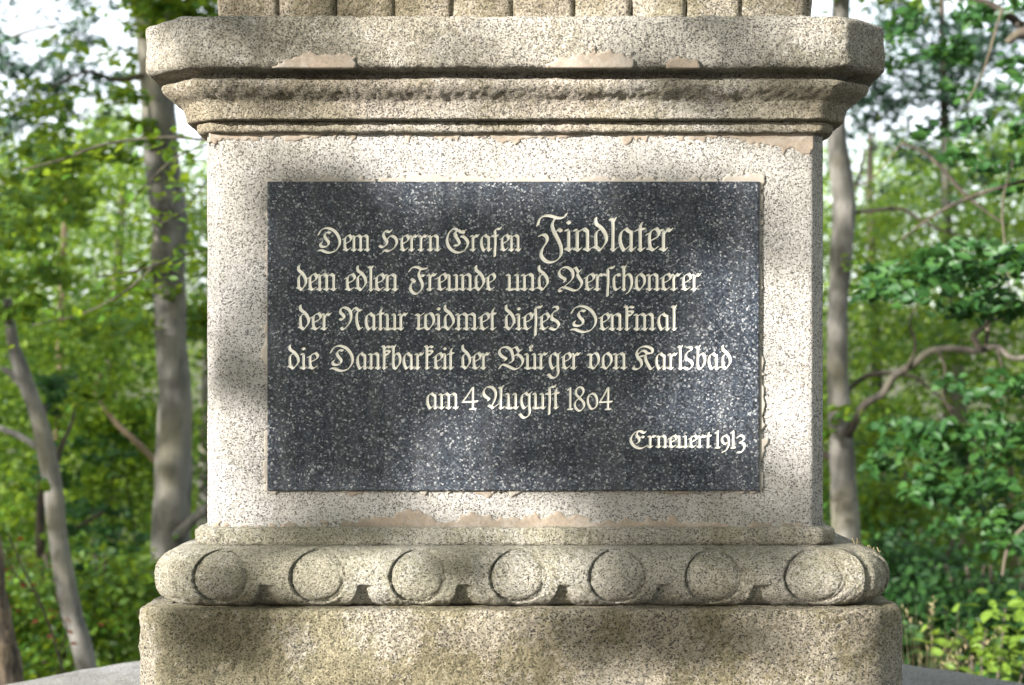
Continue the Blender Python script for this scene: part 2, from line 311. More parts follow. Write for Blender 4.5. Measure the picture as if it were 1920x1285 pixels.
def edge_r(z0, z1, p, c, r, dz=.007):               # straight face with rounded arrises
    pr = [(z0, p-.05, c)]
    pr += [(z0+r*(1-math.cos(a)), p-r+r*math.sin(a), c) for a in (0, .4, .8, 1.2)]
    n = max(2, int((z1-z0-2*r)/dz)); pr += [(z0+r+(z1-z0-2*r)*i/n, p, c) for i in range(n+1)]
    pr += [(z1-r*(1-math.cos(a)), p-r+r*math.sin(a), c) for a in (1.2, .8, .4, 0)]
    return pr+[(z1, p-.05, c)]

step_ = empty('stone_step', (0, CY, 0)); tag(step_, 'round grey granite step under the monument, only its rim showing beside the base', 'step')
def drum(name, r, z0, z1, mat, parent, rr=.02, n=160):
    pr = [(r, z0), (r, z1-rr), (r-.3*rr, z1-.3*rr), (r-rr, z1), (r*.7, z1+.002), (.05, z1+.004)]
    prn = []
    for (a, b), (c, d) in zip(pr[:-1], pr[1:]):
        q = max(1, int(math.hypot(c-a, d-b)/.03)); prn += [(a+(c-a)*i/q, b+(d-b)*i/q) for i in range(q)]
    prn.append(pr[-1]); V = [(q*math.cos(2*math.pi*i/n), q*math.sin(2*math.pi*i/n)+CY, z) for q, z in prn for i in range(n)]
    F = [(j*n+i, j*n+(i+1) % n, (j+1)*n+(i+1) % n, (j+1)*n+i) for j in range(len(prn)-1) for i in range(n)]+[tuple(range((len(prn)-1)*n, len(prn)*n))]
    o = link(name, mesh(name, V, F), mat, parent); displace(o, .014, .09); return o
drum('upper_tread', 1.45, .42, .85, M['step'], step_)
drum('lower_tread', 1.95, -.2, .42, M['step'], step_)

mon = empty('monument', (0, CY, .85)); tag(mon, 'tall granite memorial with dark inscribed plaque, moulded cornice and egg-carved base', 'monument')
o = ring_solid('plinth', edge_r(.852, 1.203, .12, .058, .012, .0048), M['plinth'], mon, xoff=.011, step=.009, fstep=.0045); displace(o, .008, .035); displace(o, .006, .009)
# torus with carved eggs, collars and darts
EGG = [(412, 48), (596, 50), (783, 50), (972, 51), (1158, 51), (1338, 51), (1530, 56)]
EX = [((px-960)*.00097-.018, r*.00097) for px, r in EGG]; EZ = 1.2590; ERZ = .0455
def torus_p(z):
    s = max(-1, min(1, (z-1.2555)/.0555)); return .022+.079*(1-abs(s)**2.5)**.42
def sst(a, b, x): t_ = max(0., min(1., (x-a)/(b-a))); return t_*t_*(3-2*t_)
def torus_b(k, u, z):
    if k % 2: 
        e = math.hypot(u/.030, (z-EZ)/.042); return -.010*(1-sst(.0, .22, abs(e-1.12)))
    d = 0.; best = 9
    for i, (ex, er) in enumerate(EX):
        dx = u-ex; e = math.hypot(dx/er, (z-EZ)/ERZ)
        if e < 1.0: d = -.005
        elif e < 1.10:
            q = math.atan2(z-EZ, dx); d = -.011*(1-sst(1.02, 1.09, e))*(.72+.28*sst(-.5, .9, math.cos(q-2.3)))
    if z < 1.247:                                    # sunk darts between the collars
        for (x0, r0), (x1, r1) in zip(EX[:-1], EX[1:]):
            if x0 < u < x1:
                zz = (EZ-z)
                a = u-(x0+.0735*math.sqrt(max(0, 1-(zz/.080)**2))); b = (x1-.080*math.sqrt(max(0, 1-(zz/.098)**2)))-u
                d -= .0125*sst(0, .0030, a)*sst(-.006, .018, b)*sst(0, .004, 1.247-z)
    return d
zs = [1.2+.0022*i for i in range(51)]
prof = [(1.2001, -.02, .05)]+[(z, torus_p(z), .045+.30*max(0, torus_p(z)-.03)*.5) for z in zs]+[(1.3115, -.02, .04)]
torus = ring_solid('torus', prof, M['torus'], mon, xoff=.012, step=.007, fstep=.0027, bumpf=torus_b, rnd=.03); displace(torus, .005, .03); displace(torus, .0035, .008)
def egg_mesh(rx, rz, bulge=.0045):
    V, F = [(0, 0, 0)], []; NR, NA = 9, 36
    for i in range(1, NR+1):
        for j in range(NA):
            r = i/NR; a = 2*math.pi*j/NA; x, z = r*rx*math.cos(a), r*rz*math.sin(a)
            base = -torus_p(EZ+z)+torus_p(EZ); V.append((x, base+bulge*r**3.2+(.006 if i == NR else 0), z))
    F += [(0, 1+(j+1) % NA, 1+j) for j in range(NA)]
    for i in range(NR-1):
        for j in range(NA): a0 = 1+i*NA+j; a1 = 1+i*NA+(j+1) % NA; F.append((a0, a1, a1+NA, a0+NA))
    me = mesh('egg', V, F); me.materials.append(M['torus']); me.polygons.foreach_set('use_smooth', np.ones(len(F), dtype=bool)); return me
def place(me, name, parent, ang, loc):
    o = bpy.data.objects.new(name, me); C.objects.link(o); o.parent = parent
    o.location = loc; o.rotation_euler = (0, 0, ang); return o
torus.matrix_parent_inverse = Matrix.Identity(4)
me_t = torus.data; me_t.transform(Matrix.Translation((0, -CY, -.85)))  # torus now in the monument's own frame
torus.matrix_parent_inverse = Matrix.Identity(4)
emesh = [egg_mesh(r*.992, ERZ*.992) for x, r in EX]
for side in range(4):
    rot = Matrix.Rotation(side*math.pi/2, 3, 'Z')
    for (x, r), em in zip(EX, emesh):
        loc = rot @ Vector((x, -(HW+torus_p(EZ)-.0005), 0))
        e = place(em, 'egg', torus, side*math.pi/2, (loc.x+.012, loc.y, EZ-.85))
        if side == 0: displace(e, .004, .03)
cm = egg_mesh(.027, .040, .010)
for k in range(4):
    h = HW+torus_p(EZ); cc = .045+.15*(torus_p(EZ)-.03); d_ = (2*h-cc)/math.sqrt(2); a = math.pi/4+k*math.pi/2
    v = Matrix.Rotation(a, 3, 'Z') @ Vector((0, -d_+.001, 0)); place(cm, 'egg', torus, a, (v.x+.012, v.y, EZ-.85))
o = ring_solid('fillet', edge_r(1.309, 1.344, .021, .034, .011, .006), M['torus'], mon, step=.009, fstep=.0045); displace(o, .006, .04); displace(o, .004, .009)
o = ring_solid('shaft_block', [(1.342, 0, .028)]+lin(1.345, 2.083, 0, .028, 90), M['die'], mon, step=.009, rnd=.006); displace(o, .0022, .05)
# cornice: small fillet, cyma, then the broad top slab
pf = [(2.080, -.03, .03)]+[(2.0815, .010, .03), (2.084, .016, .03), (2.088, .018, .03), (2.096, .018, .03), (2.1005, .016, .03), (2.102, .010, .03), (2.1025, .030, .05), (2.1035, .036, .055)]
for i in range(26):
    s = i/25; z = 2.1055+s*.0665
    if s < .45: p = .038+.010*(s/.45)**1.6
    else: q = (s-.45)/.55; p = .048+.032*math.sin(min(1, q*1.25)*math.pi/2)**1.1 - (.010*max(0, (q-.85)/.15)**2)
    pf.append((z, p, .055+.4*(p-.038)))
pf += [(2.1735, .055, .06), (2.1735, .0, .05)]
o = ring_solid('cornice', pf, M['cornice'], mon, step=.008, fstep=.0045); displace(o, .005, .035); displace(o, .004, .009)
pr = edge_r(2.186, 2.281, .107, .088, .012, .0045)
pr = [(2.170, -.02, .05), (2.171, .052, .06), (2.184, .054, .06)]+pr[1:]
o = ring_solid('top_slab', pr, M['abacus'], mon, step=.008, fstep=.0045); displace(o, .008, .035); displace(o, .005, .009)
# course of rounded blocks above the slab, then the shaft going up out of view
def gad():
    V, F = [], []; w, h, dep = .0535, .17, .14; NX, NZ = 9, 8
    for j in range(NZ+1):
        for i in range(NX+1):
            s, q = -1+2*i/NX, j/NZ
            y = -.007*(1-abs(s)**9)-.010*math.sin(min(1, q*1.4)*math.pi/2)
            V.append((s*w, y, q*h))
    n = len(V); F = [(j*(NX+1)+i, j*(NX+1)+i+1, (j+1)*(NX+1)+i+1, (j+1)*(NX+1)+i) for j in range(NZ) for i in range(NX)]
    V += [(-w, dep, 0), (w, dep, 0), (w, dep, h), (-w, dep, h)]
    bot = list(range(NX+1)); top = [NZ*(NX+1)+i for i in range(NX+1)]
    F += [[n]+bot[:1]+[j*(NX+1) for j in range(1, NZ+1)]+[n+3], [bot[-1], n+1, n+2]+[j*(NX+1)+NX for j in range(NZ, 0, -1)], bot[::-1]+[n, n+1], top+[n+2, n+3], [n+1, n, n+3, n+2]]
    me = mesh('block', V, F); me.materials.append(M['gadroon']); me.polygons.foreach_set('use_smooth', np.array([len(f) == 4 and i < NX*NZ for i, f in enumerate(F)])); return me
gm = gad()
edges = [432, 525, 632, 742, 850, 962, 1078, 1185, 1287, 1390, 1512]
for side in range(4):
    rot = Matrix.Rotation(side*math.pi/2, 3, 'Z')
    for a, b in zip(edges[:-1], edges[1:]):
        xa, xb = (a-966)*.00101+.0005, (b-966)*.00101-.0005
        v = rot @ Vector(((xa+xb)/2, -.553, 0)); e = place(gm, 'block', mon, side*math.pi/2, (v.x, v.y, 2.278-.85)); e.scale = ((xb-xa)/.107, 1, 1)
        if side == 0: displace(e, .008, .03)
o = ring_solid('upper_shaft', [(2.279, -.165, .06), (2.44, -.165, .06), (2.445, -.14, .06), (2.49, -.14, .06), (2.50, -.17, .06), (4.4, -.26, .05), (4.6, -.50, .02)], M['gadroon'], mon, step=.05)

# ---------------------------------------------------------------- contour meshing: letters cut into the plaque, ragged mortar
def contour(F, X, Y, want):
    """polygons of the part of the grid where F>0 (want='in') or F<0 (want='out'); returns verts [(x,y,f)], faces, cell owner index"""
    H_, W_ = F.shape; s = 1 if want == 'in' else -1; G_ = F*s
    V = {}; verts = []; faces = []; cells = []
    def corner(j, i):
        k = (j, i)
        if k not in V: V[k] = len(verts); verts.append((X[i], Y[j], F[j, i]))
        return V[k]
    def cut(j0, i0, j1, i1):
        k = (min((j0, i0), (j1, i1)), max((j0, i0), (j1, i1)))
        if k not in V:
            f0, f1 = F[j0, i0], F[j1, i1]; t_ = f0/(f0-f1)
            V[k] = len(verts); verts.append((X[i0]+(X[i1]-X[i0])*t_, Y[j0]+(Y[j1]-Y[j0])*t_, 0.))
        return V[k]
    P = G_ > 0; cnt = P[:-1, :-1].astype(int)+P[1:, :-1]+P[:-1, 1:]+P[1:, 1:]
    full = cnt == 4; part = (cnt > 0) & (cnt < 4)
    if want == 'out':                                # merge plain cells into strips
        for j in range(H_-1):
            i = 0; row = full[j]
            while i < W_-1:
                if row[i]:
                    e = i
                    while e < W_-1 and row[e]: e += 1
                    faces.append((corner(j, i), corner(j, e), corner(j+1, e), corner(j+1, i))); cells.append((j, i)); i = e
                else: i += 1
    else:
        for j, i in zip(*np.nonzero(full)): faces.append((corner(j, i), corner(j, i+1), corner(j+1, i+1), corner(j+1, i))); cells.append((j, i))
    for j, i in zip(*np.nonzero(part)):
        q = [(j, i), (j, i+1), (j+1, i+1), (j+1, i)]; poly = []
        for a in range(4):
            A, B = q[a], q[(a+1) % 4]
            if P[A]: poly.append(corner(*A))
            if P[A] != P[B]: poly.append(cut(*A, *B))
        if len(poly) > 2: faces.append(tuple(poly)); cells.append((j, i))
    return verts, faces, cells
def p2w(px, py, p):                                   # a place on the front plane that stands p proud
    D = 3.3-p; return (CAMX+(px-960)/FPX*D, -p, CAMZ+(HORIZON-py)/FPX*D)
PP = .009; X0, X1, Y0, Y1 = 503, 1422, 342.5, 918.5
gx = np.arange(X0, X1+.01, 1.0); gy = np.arange(Y0, Y1+.01, 1.0)
F = np.full((len(gy), len(gx)), -9.); own = np.zeros(F.shape, int)
for li, (st, a, th) in enumerate(glyph_list()):
    xs = [p[0] for s in st for p in s]; ys = [p[1] for s in st for p in s]
    i0, i1 = max(0, int(min(xs)-8-X0)), min(len(gx), int(max(xs)+9-X0)); j0, j1 = max(0, int(min(ys)-8-Y0)), min(len(gy), int(max(ys)+9-Y0))
    GX, GY = np.meshgrid(gx[i0:i1], gy[j0:j1]); f = field(GX, GY, st, a, th)
    sub = F[j0:j1, i0:i1]; m = f > sub; own[j0:j1, i0:i1][m] = li; sub[m] = f[m]
F[np.abs(F) < 1e-6] = -1e-6
F[[0, -1]] = -9; F[:, [0, -1]] = -9
plq = []
vs, fs, _ = contour(F, gx, gy, 'out')
V = [p2w(x, y, PP) for x, y, f in vs]; n = len(V)
b = [(X0, Y0), (X1, Y0), (X1, Y1), (X0, Y1)]; e = 1.8      # bevelled rim and sides
V = [(x, y, z) for x, y, z in V]
rim0 = [p2w(px, py, PP) for px, py in b]; rim1 = [p2w(px+dx*e, py+dy*e, PP-.0015) for (px, py), (dx, dy) in zip(b, [(-1, -1), (1, -1), (1, 1), (-1, 1)])]
rim2 = [(x, .02, z) for x, y, z in rim1]
V += rim0+rim1+rim2
FF = [f[::-1] for f in fs]
FF = [tuple(f) for f in fs]
for q in range(4):
    w = (q+1) % 4; FF.append((n+q, n+4+q, n+4+w, n+w)[::-1]); FF.append((n+4+q, n+8+q, n+8+w, n+4+w)[::-1])
def orient(V, F_):                                   # every face looks towards -y or sideways out
    out = []
    for f in F_:
        a, b_, c = Vector(V[f[0]]), Vector(V[f[1]]), Vector(V[f[2]])
        nn = (b_-a).cross(c-a); out.append(f if nn.y <= 1e-12 else f[::-1])
    return out
plaque = link('plaque', mesh('plaque', V, orient(V, FF)), M['plaque'], mon, smooth=False)
plaque['label'] = 'dark speckled plaque with five lines of cream blackletter and a small sixth'
vs, fs, cells = contour(F, gx, gy, 'in')
groups = {}
for f, (j, i) in zip(fs, cells):
    cand = [(F[jj, ii], own[jj, ii]) for jj in (j, j+1) for ii in (i, i+1)]; groups.setdefault(max(cand)[1], []).append(f)
for li, fl in sorted(groups.items()):
    used = sorted({v_ for f in fl for v_ in f}); mp = {v_: k for k, v_ in enumerate(used)}
    V = []
    for v_ in used:
        x, y, f = vs[v_]; dd = .0016*min(1, max(0, f)*1.5)**.8; q = p2w(x, y, PP); V.append((q[0], q[1]+dd, q[2]))
    link('letter', mesh('letter', V, orient(V, [tuple(mp[v_] for v_ in f) for f in fl])), M['paint'], plaque)

def patch(name, F_, x, y, p, thick, mat, label=None, parent=mon, k=None):
    F_ = F_.copy(); F_[[0, -1]] = -9; F_[:, [0, -1]] = -9
    vs, fs, _ = contour(F_, x, y, 'in')
    V = []
    for a, b_, f in vs:
        q = p2w(a, b_, p); V.append((q[0], q[1]+.004-(.004+thick)*min(1, max(0, f)/3.0)**.6 if f > 0 else q[1]+.004, q[2]))
    o = link(name, mesh(name, V, orient(V, fs)), mat, parent)
    if label: o['label'] = label
    return o
def rag(GX, GY, amp, seed): return amp*((vnoise(GX, GY, 42, seed)-.5)*1.0+(vnoise(GX, GY, 15, seed+1)-.5)*.8+(vnoise(GX, GY, 6, seed+2)-.5)*.7)*2
# joint round the plaque
gx = np.arange(480, 1446, 2.); gy = np.arange(320, 942, 2.); GX, GY = np.meshgrid(gx, gy)
dx = np.maximum(X0-GX, GX-X1); dy = np.maximum(Y0-GY, GY-Y1); d = np.maximum(dx, dy)
wid = np.where(dy > dx, np.where(GY < 600, 11., 3.), np.where(GX > 900, 10., 5.))
patch('joint', np.where(d > -3, wid+rag(GX, GY, 7, 3)-d, -5), gx, gy, 0, .0035, M['joint'], 'ragged grey mortar joint round the plaque')
# smears of tan mortar
def band(name, x0, x1, y0, y1, fn, p, seed, amp, label, step=2.5, mat='mortar', thick=.0016):
    gx = np.arange(x0, x1, step); gy = np.arange(y0, y1, step); GX, GY = np.meshgrid(gx, gy)
    return patch(name, fn(GX, GY)+rag(GX, GY, amp, seed), gx, gy, p, thick, M[mat], label)
band('mortar', 390, 1528, 244, 300, lambda x, y: np.interp(x, [390, 470, 560, 700, 900, 940, 1000, 1150, 1330, 1420, 1527], [262, 268, 262, 258, 262, 272, 258, 266, 264, 276, 292])-y, 0, 21, 10, 'tan mortar smeared under the cornice')
band('mortar', 396, 1528, 940, 996, lambda x, y: y-np.interp(x, [396, 560, 640, 720, 770, 830, 930, 990, 1080, 1300, 1450, 1527], [983, 986, 978, 966, 958, 974, 962, 956, 972, 976, 984, 990]), 0, 31, 8, 'tan mortar smeared along the foot of the block')
def lens(cx, cy, rx, ry): return lambda x, y: (1-np.hypot((x-cx)/rx, (y-cy)/ry))*ry
for a in ((595, 140, 72, 44, 41), (1108, 135, 74, 42, 45), (1272, 133, 34, 26, 48)):
    band('mortar', a[0]-110, a[0]+110, a[1]-60, 131, lens(*a[:4]), .107, a[4], 9, 'flat tan mortar repair on the lower edge of the top slab', thick=.0040)
band('mortar', 880, 935, 918, 945, lens(905, 918, 26, 15), 0, 51, 3, None); band('mortar', 1225, 1305, 918, 945, lens(1262, 918, 38, 13), 0, 55, 3, None)
band('mortar', 632, 690, 918, 945, lens(660, 918, 26, 11), 0, 58, 3, None)

# ---------------------------------------------------------------- leaves, bark, wood
def leaf_mat(name, stops, trans=(.20, .30, .03), tw=.45, gloss=.02):
    t = NT(name); geo = t.n('ShaderNodeNewGeometry'); lo = t.noise(.9, 2)
    f = t.math('ADD', t.math('MULTIPLY', geo.outputs['Random Per Island'], .75), t.math('MULTIPLY', lo, .3))
    c = t.ramp(f, stops); d = t.n('ShaderNodeBsdfDiffuse'); t.l(c, d.inputs[0])
    tr = t.n('ShaderNodeBsdfTranslucent'); t.l(t.mix(.6, c, trans), tr.inputs[0])
    m = t.n('ShaderNodeMixShader'); m.inputs[0].default_value = tw; t.l(d.outputs[0], m.inputs[1]); t.l(tr.outputs[0], m.inputs[2])
    g = t.n('ShaderNodeBsdfGlossy'); g.inputs['Roughness'].default_value = .5; g.inputs[0].default_value = (.9, .95, 1, 1)
    m2 = t.n('ShaderNodeMixShader'); m2.inputs[0].default_value = gloss; t.l(m.outputs[0], m2.inputs[1]); t.l(g.outputs[0], m2.inputs[2])
    t.l(m2.outputs[0], t.out.inputs[0]); return t.m
L = {
 'beech': leaf_mat('beech leaf', [(0, (.012, .045, .005)), (.5, (.042, .125, .009)), (1, (.15, .26, .02))], trans=(.34, .42, .03)),
 'dark': leaf_mat('dark green leaf', [(0, (.010, .038, .010)), (.6, (.02, .068, .014)), (1, (.045, .11, .02))], trans=(.08, .18, .025), tw=.32, gloss=.02),  # dark blue-green foliage, used too where shade should dim a shrub
 'bright': leaf_mat('young leaf', [(0, (.07, .14, .02)), (1, (.17, .27, .035))], trans=(.30, .40, .04)),
 'wood': leaf_mat('woodland leaf', [(0, (.012, .04, .005)), (.45, (.05, .13, .010)), (1, (.24, .34, .02))], trans=(.32, .46, .03)),
 'pine': leaf_mat('pine needle', [(0, (.012, .035, .022)), (1, (.04, .085, .045))], trans=(.05, .09, .03), tw=.15),
 'red': leaf_mat('red leaf', [(0, (.16, .03, .012)), (1, (.28, .08, .02))], trans=(.3, .08, .02)),
 'dry': leaf_mat('dry grass', [(0, (.30, .24, .12)), (1, (.45, .38, .22))], trans=(.4, .35, .2)),
}
def bark(name, a, b_, lich=(.30, .30, .24), sc=10):
    t = NT(name); n1 = t.noise(sc, 6, .65, stretch=(1, 1, .35)); n2 = t.noise(3.2, 5, .6, stretch=(1, 1, .6))
    c = t.mix(t.ramp(n1, [(.42, 0.), (.58, 1.)]), a, b_); c = t.mix(t.ramp(n2, [(.5, 0.), (.62, .75)]), c, lich)
    t.l(c, t.b.inputs['Base Color']); t.b.inputs['Roughness'].default_value = .9
    t.l(t.bump(n1, .7, .02), t.b.inputs['Normal']); return t.m
B = {'beech': bark('beech bark', (.075, .073, .066), (.165, .16, .145), (.18, .17, .125)), 'dark': bark('dark bark', (.025, .02, .015), (.06, .048, .036), (.09, .08, .05), 14),
     'brown': bark('brown furrowed bark', (.03, .023, .016), (.13, .10, .065), (.15, .12, .07), 30), 'twiggy': bark('grey brown bark', (.03, .027, .022), (.085, .075, .062), (.07, .066, .045), 16), 'pale': bark('pale brown bark', (.13, .095, .06), (.22, .165, .11), (.15, .14, .07))}  # 'pale' is a lighter brown bark tone
SH6 = np.array([(0, -.5), (.30, -.16), (.24, .22), (0, .55), (-.24, .22), (-.30, -.16)]); 
def leaves(name, P, S, mat, parent=None, flat=.55, far=False, seed=0, kind=None, droop=0.):
    """P (n,3) centres, S (n,) lengths; leaves held fairly flat like beech sprays"""
    r = np.random.default_rng(seed); n = len(P)
    nrm = np.stack([r.normal(0, flat, n)-.15, r.normal(0, flat, n)-.25, np.abs(r.normal(.8, .3, n))], 1); nrm /= np.linalg.norm(nrm, axis=1)[:, None]
    a = r.uniform(0, 2*math.pi, n); d = np.stack([np.cos(a), np.sin(a), -droop*np.ones(n)-r.uniform(0, .5, n)], 1)
    d -= nrm*(d*nrm).sum(1)[:, None]; d /= np.linalg.norm(d, axis=1)[:, None]; s = np.cross(d, nrm)
    if far:
        sh = np.array([(0, -.5), (.33, .02), (0, .52), (-.33, .02)]); lift = np.array([0, .10, 0, .10]); F0 = np.array([[0, 1, 2], [0, 2, 3]])
    else:
        sh = SH6; lift = np.array([0, .10, .10, -.05, .10, .10]); F0 = np.array([[0, 1, 2], [0, 2, 3], [0, 3, 4], [0, 4, 5]])
    k = len(sh); ww = r.uniform(.8, 1.2, n)
    V = P[:, None, :]+S[:, None, None]*(sh[None, :, 0, None]*ww[:, None, None]*s[:, None, :]+sh[None, :, 1, None]*d[:, None, :]+lift[None, :, None]*nrm[:, None, :])
    F = (F0[None]+np.arange(n)[:, None, None]*k).reshape(-1, 3)
    o = link(name, mesh_np(name, V.reshape(-1, 3), F), mat, parent, smooth=False)
    if kind: o['kind'] = kind
    return o
def tube(pts, rad, sides=10, wob=0., seed=0):
    r = random.Random(seed); P = [Vector(p) for p in pts]
    Q, q = [], []
    PP_ = [2*P[0]-P[1]]+P+[2*P[-1]-P[-2]]; RR = [rad[0]]+list(rad)+[rad[-1]]; K = 6
    for i in range(1, len(PP_)-2):
        for k in range(K):
            t_ = k/K; a, b, c, d = PP_[i-1:i+3]
            Q.append(.5*(2*b+(c-a)*t_+(2*a-5*b+4*c-d)*t_*t_+(3*b-a-3*c+d)*t_**3)); q.append(RR[i]+(RR[i+1]-RR[i])*t_)
    Q.append(P[-1]); q.append(rad[-1])
    V, F = [], []; up = Vector((.31, .2, .93)).normalized()
    for i, (p, w) in enumerate(zip(Q, q)):
        tg = (Q[min(i+1, len(Q)-1)]-Q[max(i-1, 0)]).normalized(); s = tg.cross(up)
        if s.length < .05: s = tg.cross(Vector((1, 0, 0)))
        s.normalize(); u = s.cross(tg)
        w2 = w*(1+wob*r.uniform(-1, 1))
        for k in range(sides):
            a = 2*math.pi*k/sides; V.append(p+(s*math.cos(a)+u*math.sin(a))*w2*(1+wob*.6*math.sin(3*a+i*.7)))
    for i in range(len(Q)-1):
        for k in range(sides): F.append((i*sides+k, i*sides+(k+1) % sides, (i+1)*sides+(k+1) % sides, (i+1)*sides+k))
    F.append(tuple(range(sides))[::-1]); F.append(tuple(range((len(Q)-1)*sides, len(Q)*sides)))
    return V, F
def wood(name, specs, mat, parent, sides=10, wob=.04):
    V, F = [], []
    for k, (pts, rad) in enumerate(specs):
        v, f = tube(pts, rad, sides, wob, k); n = len(V); V += v; F += [tuple(i+n for i in q) for q in f]
    return link(name, mesh(name, V, F), mat, parent)
def stem(name, pix, D, mat, parent, down=None, sides=14, dd=0., up=None, wob=.04):
    """pix: [(px,py,width px)] at distance D (dd: change of distance along it)"""
    n = len(pix); pts = [W(x, y, D+dd*i/max(1, n-1)) for i, (x, y, w) in enumerate(pix)]; rad = [w/2/FPX*D for x, y, w in pix]
    if down is not None: g_ = (pts[0].x-pts[1].x)/(pts[1].z-pts[0].z); h_ = pts[0].z-down; pts = [Vector((pts[0].x+g_*h_*.6, pts[0].y, down)), Vector((pts[0].x+g_*h_*.42, pts[0].y, pts[0].z-h_*.5))]+pts; rad = [rad[0]*1.25, rad[0]*1.08]+rad
    if up: pts += [pts[-1]+Vector(up)]; rad += [rad[-1]*.45]
    return wood(name, [(pts, rad)], mat, parent, sides, wob)
def ground_z(x, y):
    r = math.hypot(x, y-CY); d = max(0, y-2.4)
    return -.0-.42*d if d < 12 else -5.04-.06*(d-12)+1.2*math.sin(y*.05)*0
# ---------------------------------------------------------------- ground: hilltop, falling away behind
gx = [-500, -200, -80]+[-40+2*i for i in range(41)]+[80, 200, 500]; gyy = [-400, -150, -60]+[-30+1.5*i for i in range(60)]+[90, 150, 250, 600]
def gz(x, y):
    z = ground_z(x, y)
    if y > 60: z = ground_z(x, 60)+(y-60)*.07
    return z+.12*math.sin(x*.7+y*.31)*math.cos(y*.5)*(1 if math.hypot(x, y-CY) > 3.5 else 0)
V = [(x, y, gz(x, y)) for y in gyy for x in gx]; nx = len(gx)
F = [(j*nx+i, j*nx+i+1, (j+1)*nx+i+1, (j+1)*nx+i) for j in range(len(gyy)-1) for i in range(nx-1)]
t = NT('forest floor'); c = t.mix(t.ramp(t.noise(1.3, 8, .7), [(.4, 0.), (.6, 1.)]), (.035, .028, .016), (.02, .035, .010)); c = t.mix(t.noise(25, 4), c, (.05, .04, .022), 'MIX')
t.l(c, t.b.inputs['Base Color']); t.b.inputs['Roughness'].default_value = 1
tag(link('ground', mesh('ground', V, F), t.m), kind='structure')

def spray_points(r, centres, radii, per, thick=.28):
    """leaf points in flattened sprays round the centres"""
    out = []
    for c, rr in zip(centres, radii):
        k = max(4, int(per*r.uniform(.6, 1.4))); a = r.uniform(0, 2*math.pi, k); q = np.sqrt(r.uniform(0, 1, k))*rr
        z = r.normal(0, thick*rr, k)-.25*q; out.append(np.stack([c[0]+q*np.cos(a), c[1]+q*np.sin(a), c[2]+z], 1))
    return np.concatenate(out)
def clumps(pix, r, jit=0.):                          # [(px,py,D,radius px, leaf count)] -> centres
    c, rad, per = [], [], []
    for px, py, D, rp, n in pix: c.append(tuple(W(px, py, D))); rad.append(rp/FPX*D); per.append(n)
    return c, rad, per
def crown_of(name, pix, size, mat, parent, seed, far=False, thick=.45, flat=.5):
    r = np.random.default_rng(seed); P = []
    for px, py, D, rp, n in pix:
        c = W(px, py, D); rr = rp/FPX*D; m = max(1, int(n/26))   # sub-sprays
        cc = np.stack([r.uniform(-rr, rr, m)+c.x, r.normal(0, rr*.8+.15, m)+c.y, r.uniform(-rr, rr, m)*thick*1.6+c.z], 1)
        P.append(spray_points(r, cc, np.full(m, max(.09, rr*.34)), 26, .22))
    P = np.concatenate(P); return leaves(name, P, r.uniform(.7, 1.25, len(P))*size, mat, parent, flat=flat, far=far, seed=seed+1)

# ---------------------------------------------------------------- the trees one can tell apart
G_T = 'beech trees behind the monument'
T = empty('beech_tree', W(322, 1075, 10.5)); T.location.z = -4.2; tag(T, 'thick grey beech trunk rising close to the left of the monument, forked at the top', 'tree', G_T)
stem('trunk', [(318, 1085, 74), (322, 960, 68), (326, 860, 70), (328, 740, 60), (320, 620, 58), (316, 480, 64), (318, 420, 66), (300, 260, 66), (292, 120, 62), (284, 40, 62)], 10.5, B['beech'], T, down=-4.4, sides=20)
stem('branch', [(286, 60, 46), (262, 10, 34), (230, -60, 26)], 10.5, B['beech'], T, up=(-.5, .3, 1.4))
stem('branch', [(288, 60, 50), (318, -10, 44), (345, -120, 36)], 10.5, B['beech'], T, up=(.5, .3, 2.6))
stem('branch', [(330, 1010, 24), (362, 975, 20), (420, 930, 16), (520, 880, 10)], 10.4, B['beech'], T)
stem('branch', [(300, 135, 14), (220, 150, 9), (160, 135, 6), (90, 170, 4)], 10.5, B['dark'], T, dd=-.5)
stem('branch', [(306, 880, 12), (262, 835, 12), (215, 790, 10), (180, 735, 7), (190, 700, 5)], 10.8, B['pale'], T)
crown_of('crown', [(330, 30, 10.2, 60, 420), (370, 10, 10, 70, 520), (200, 240, 10.2, 90, 420), (60, 330, 10.5, 110, 600), (130, 60, 10.6, 130, 220), (395, 600, 10.8, 60, 400), (250, 560, 10.9, 110, 500), (420, -120, 10, 200, 900), (200, -180, 10.6, 220, 900), (600, 300, 11, 260, 900)], .068, L['beech'], T, 31)

T = empty('slender_tree', W(150, 1240, 9)); T.location.z = -3; tag(T, 'slender pale grey tree leaning across the lower left', 'tree', G_T)
stem('trunk', [(165, 1262, 38), (135, 1150, 38), (112, 1030, 36), (100, 920, 35), (88, 850, 36), (68, 770, 30), (42, 700, 30), (24, 640, 22), (14, 560, 17)], 9, B['beech'], T, down=-3.2)
stem('branch', [(70, 838, 13), (30, 815, 12), (-20, 795, 10)], 9, B['beech'], T, dd=.4)
stem('branch', [(42, 722, 14), (20, 700, 14), (2, 690, 6)], 9, B['beech'], T)
stem('branch', [(102, 880, 12), (118, 830, 9), (136, 790, 6), (140, 740, 4)], 9.1, B['dark'], T)
crown_of('crown', [(10, 560, 9, 60, 260), (40, 480, 9.3, 80, 300), (-60, 420, 9, 120, 420), (-80, 250, 9, 160, 500), (140, 740, 9.2, 45, 120), (95, 890, 8.9, 20, 26)], .06, L['beech'], T, 41)

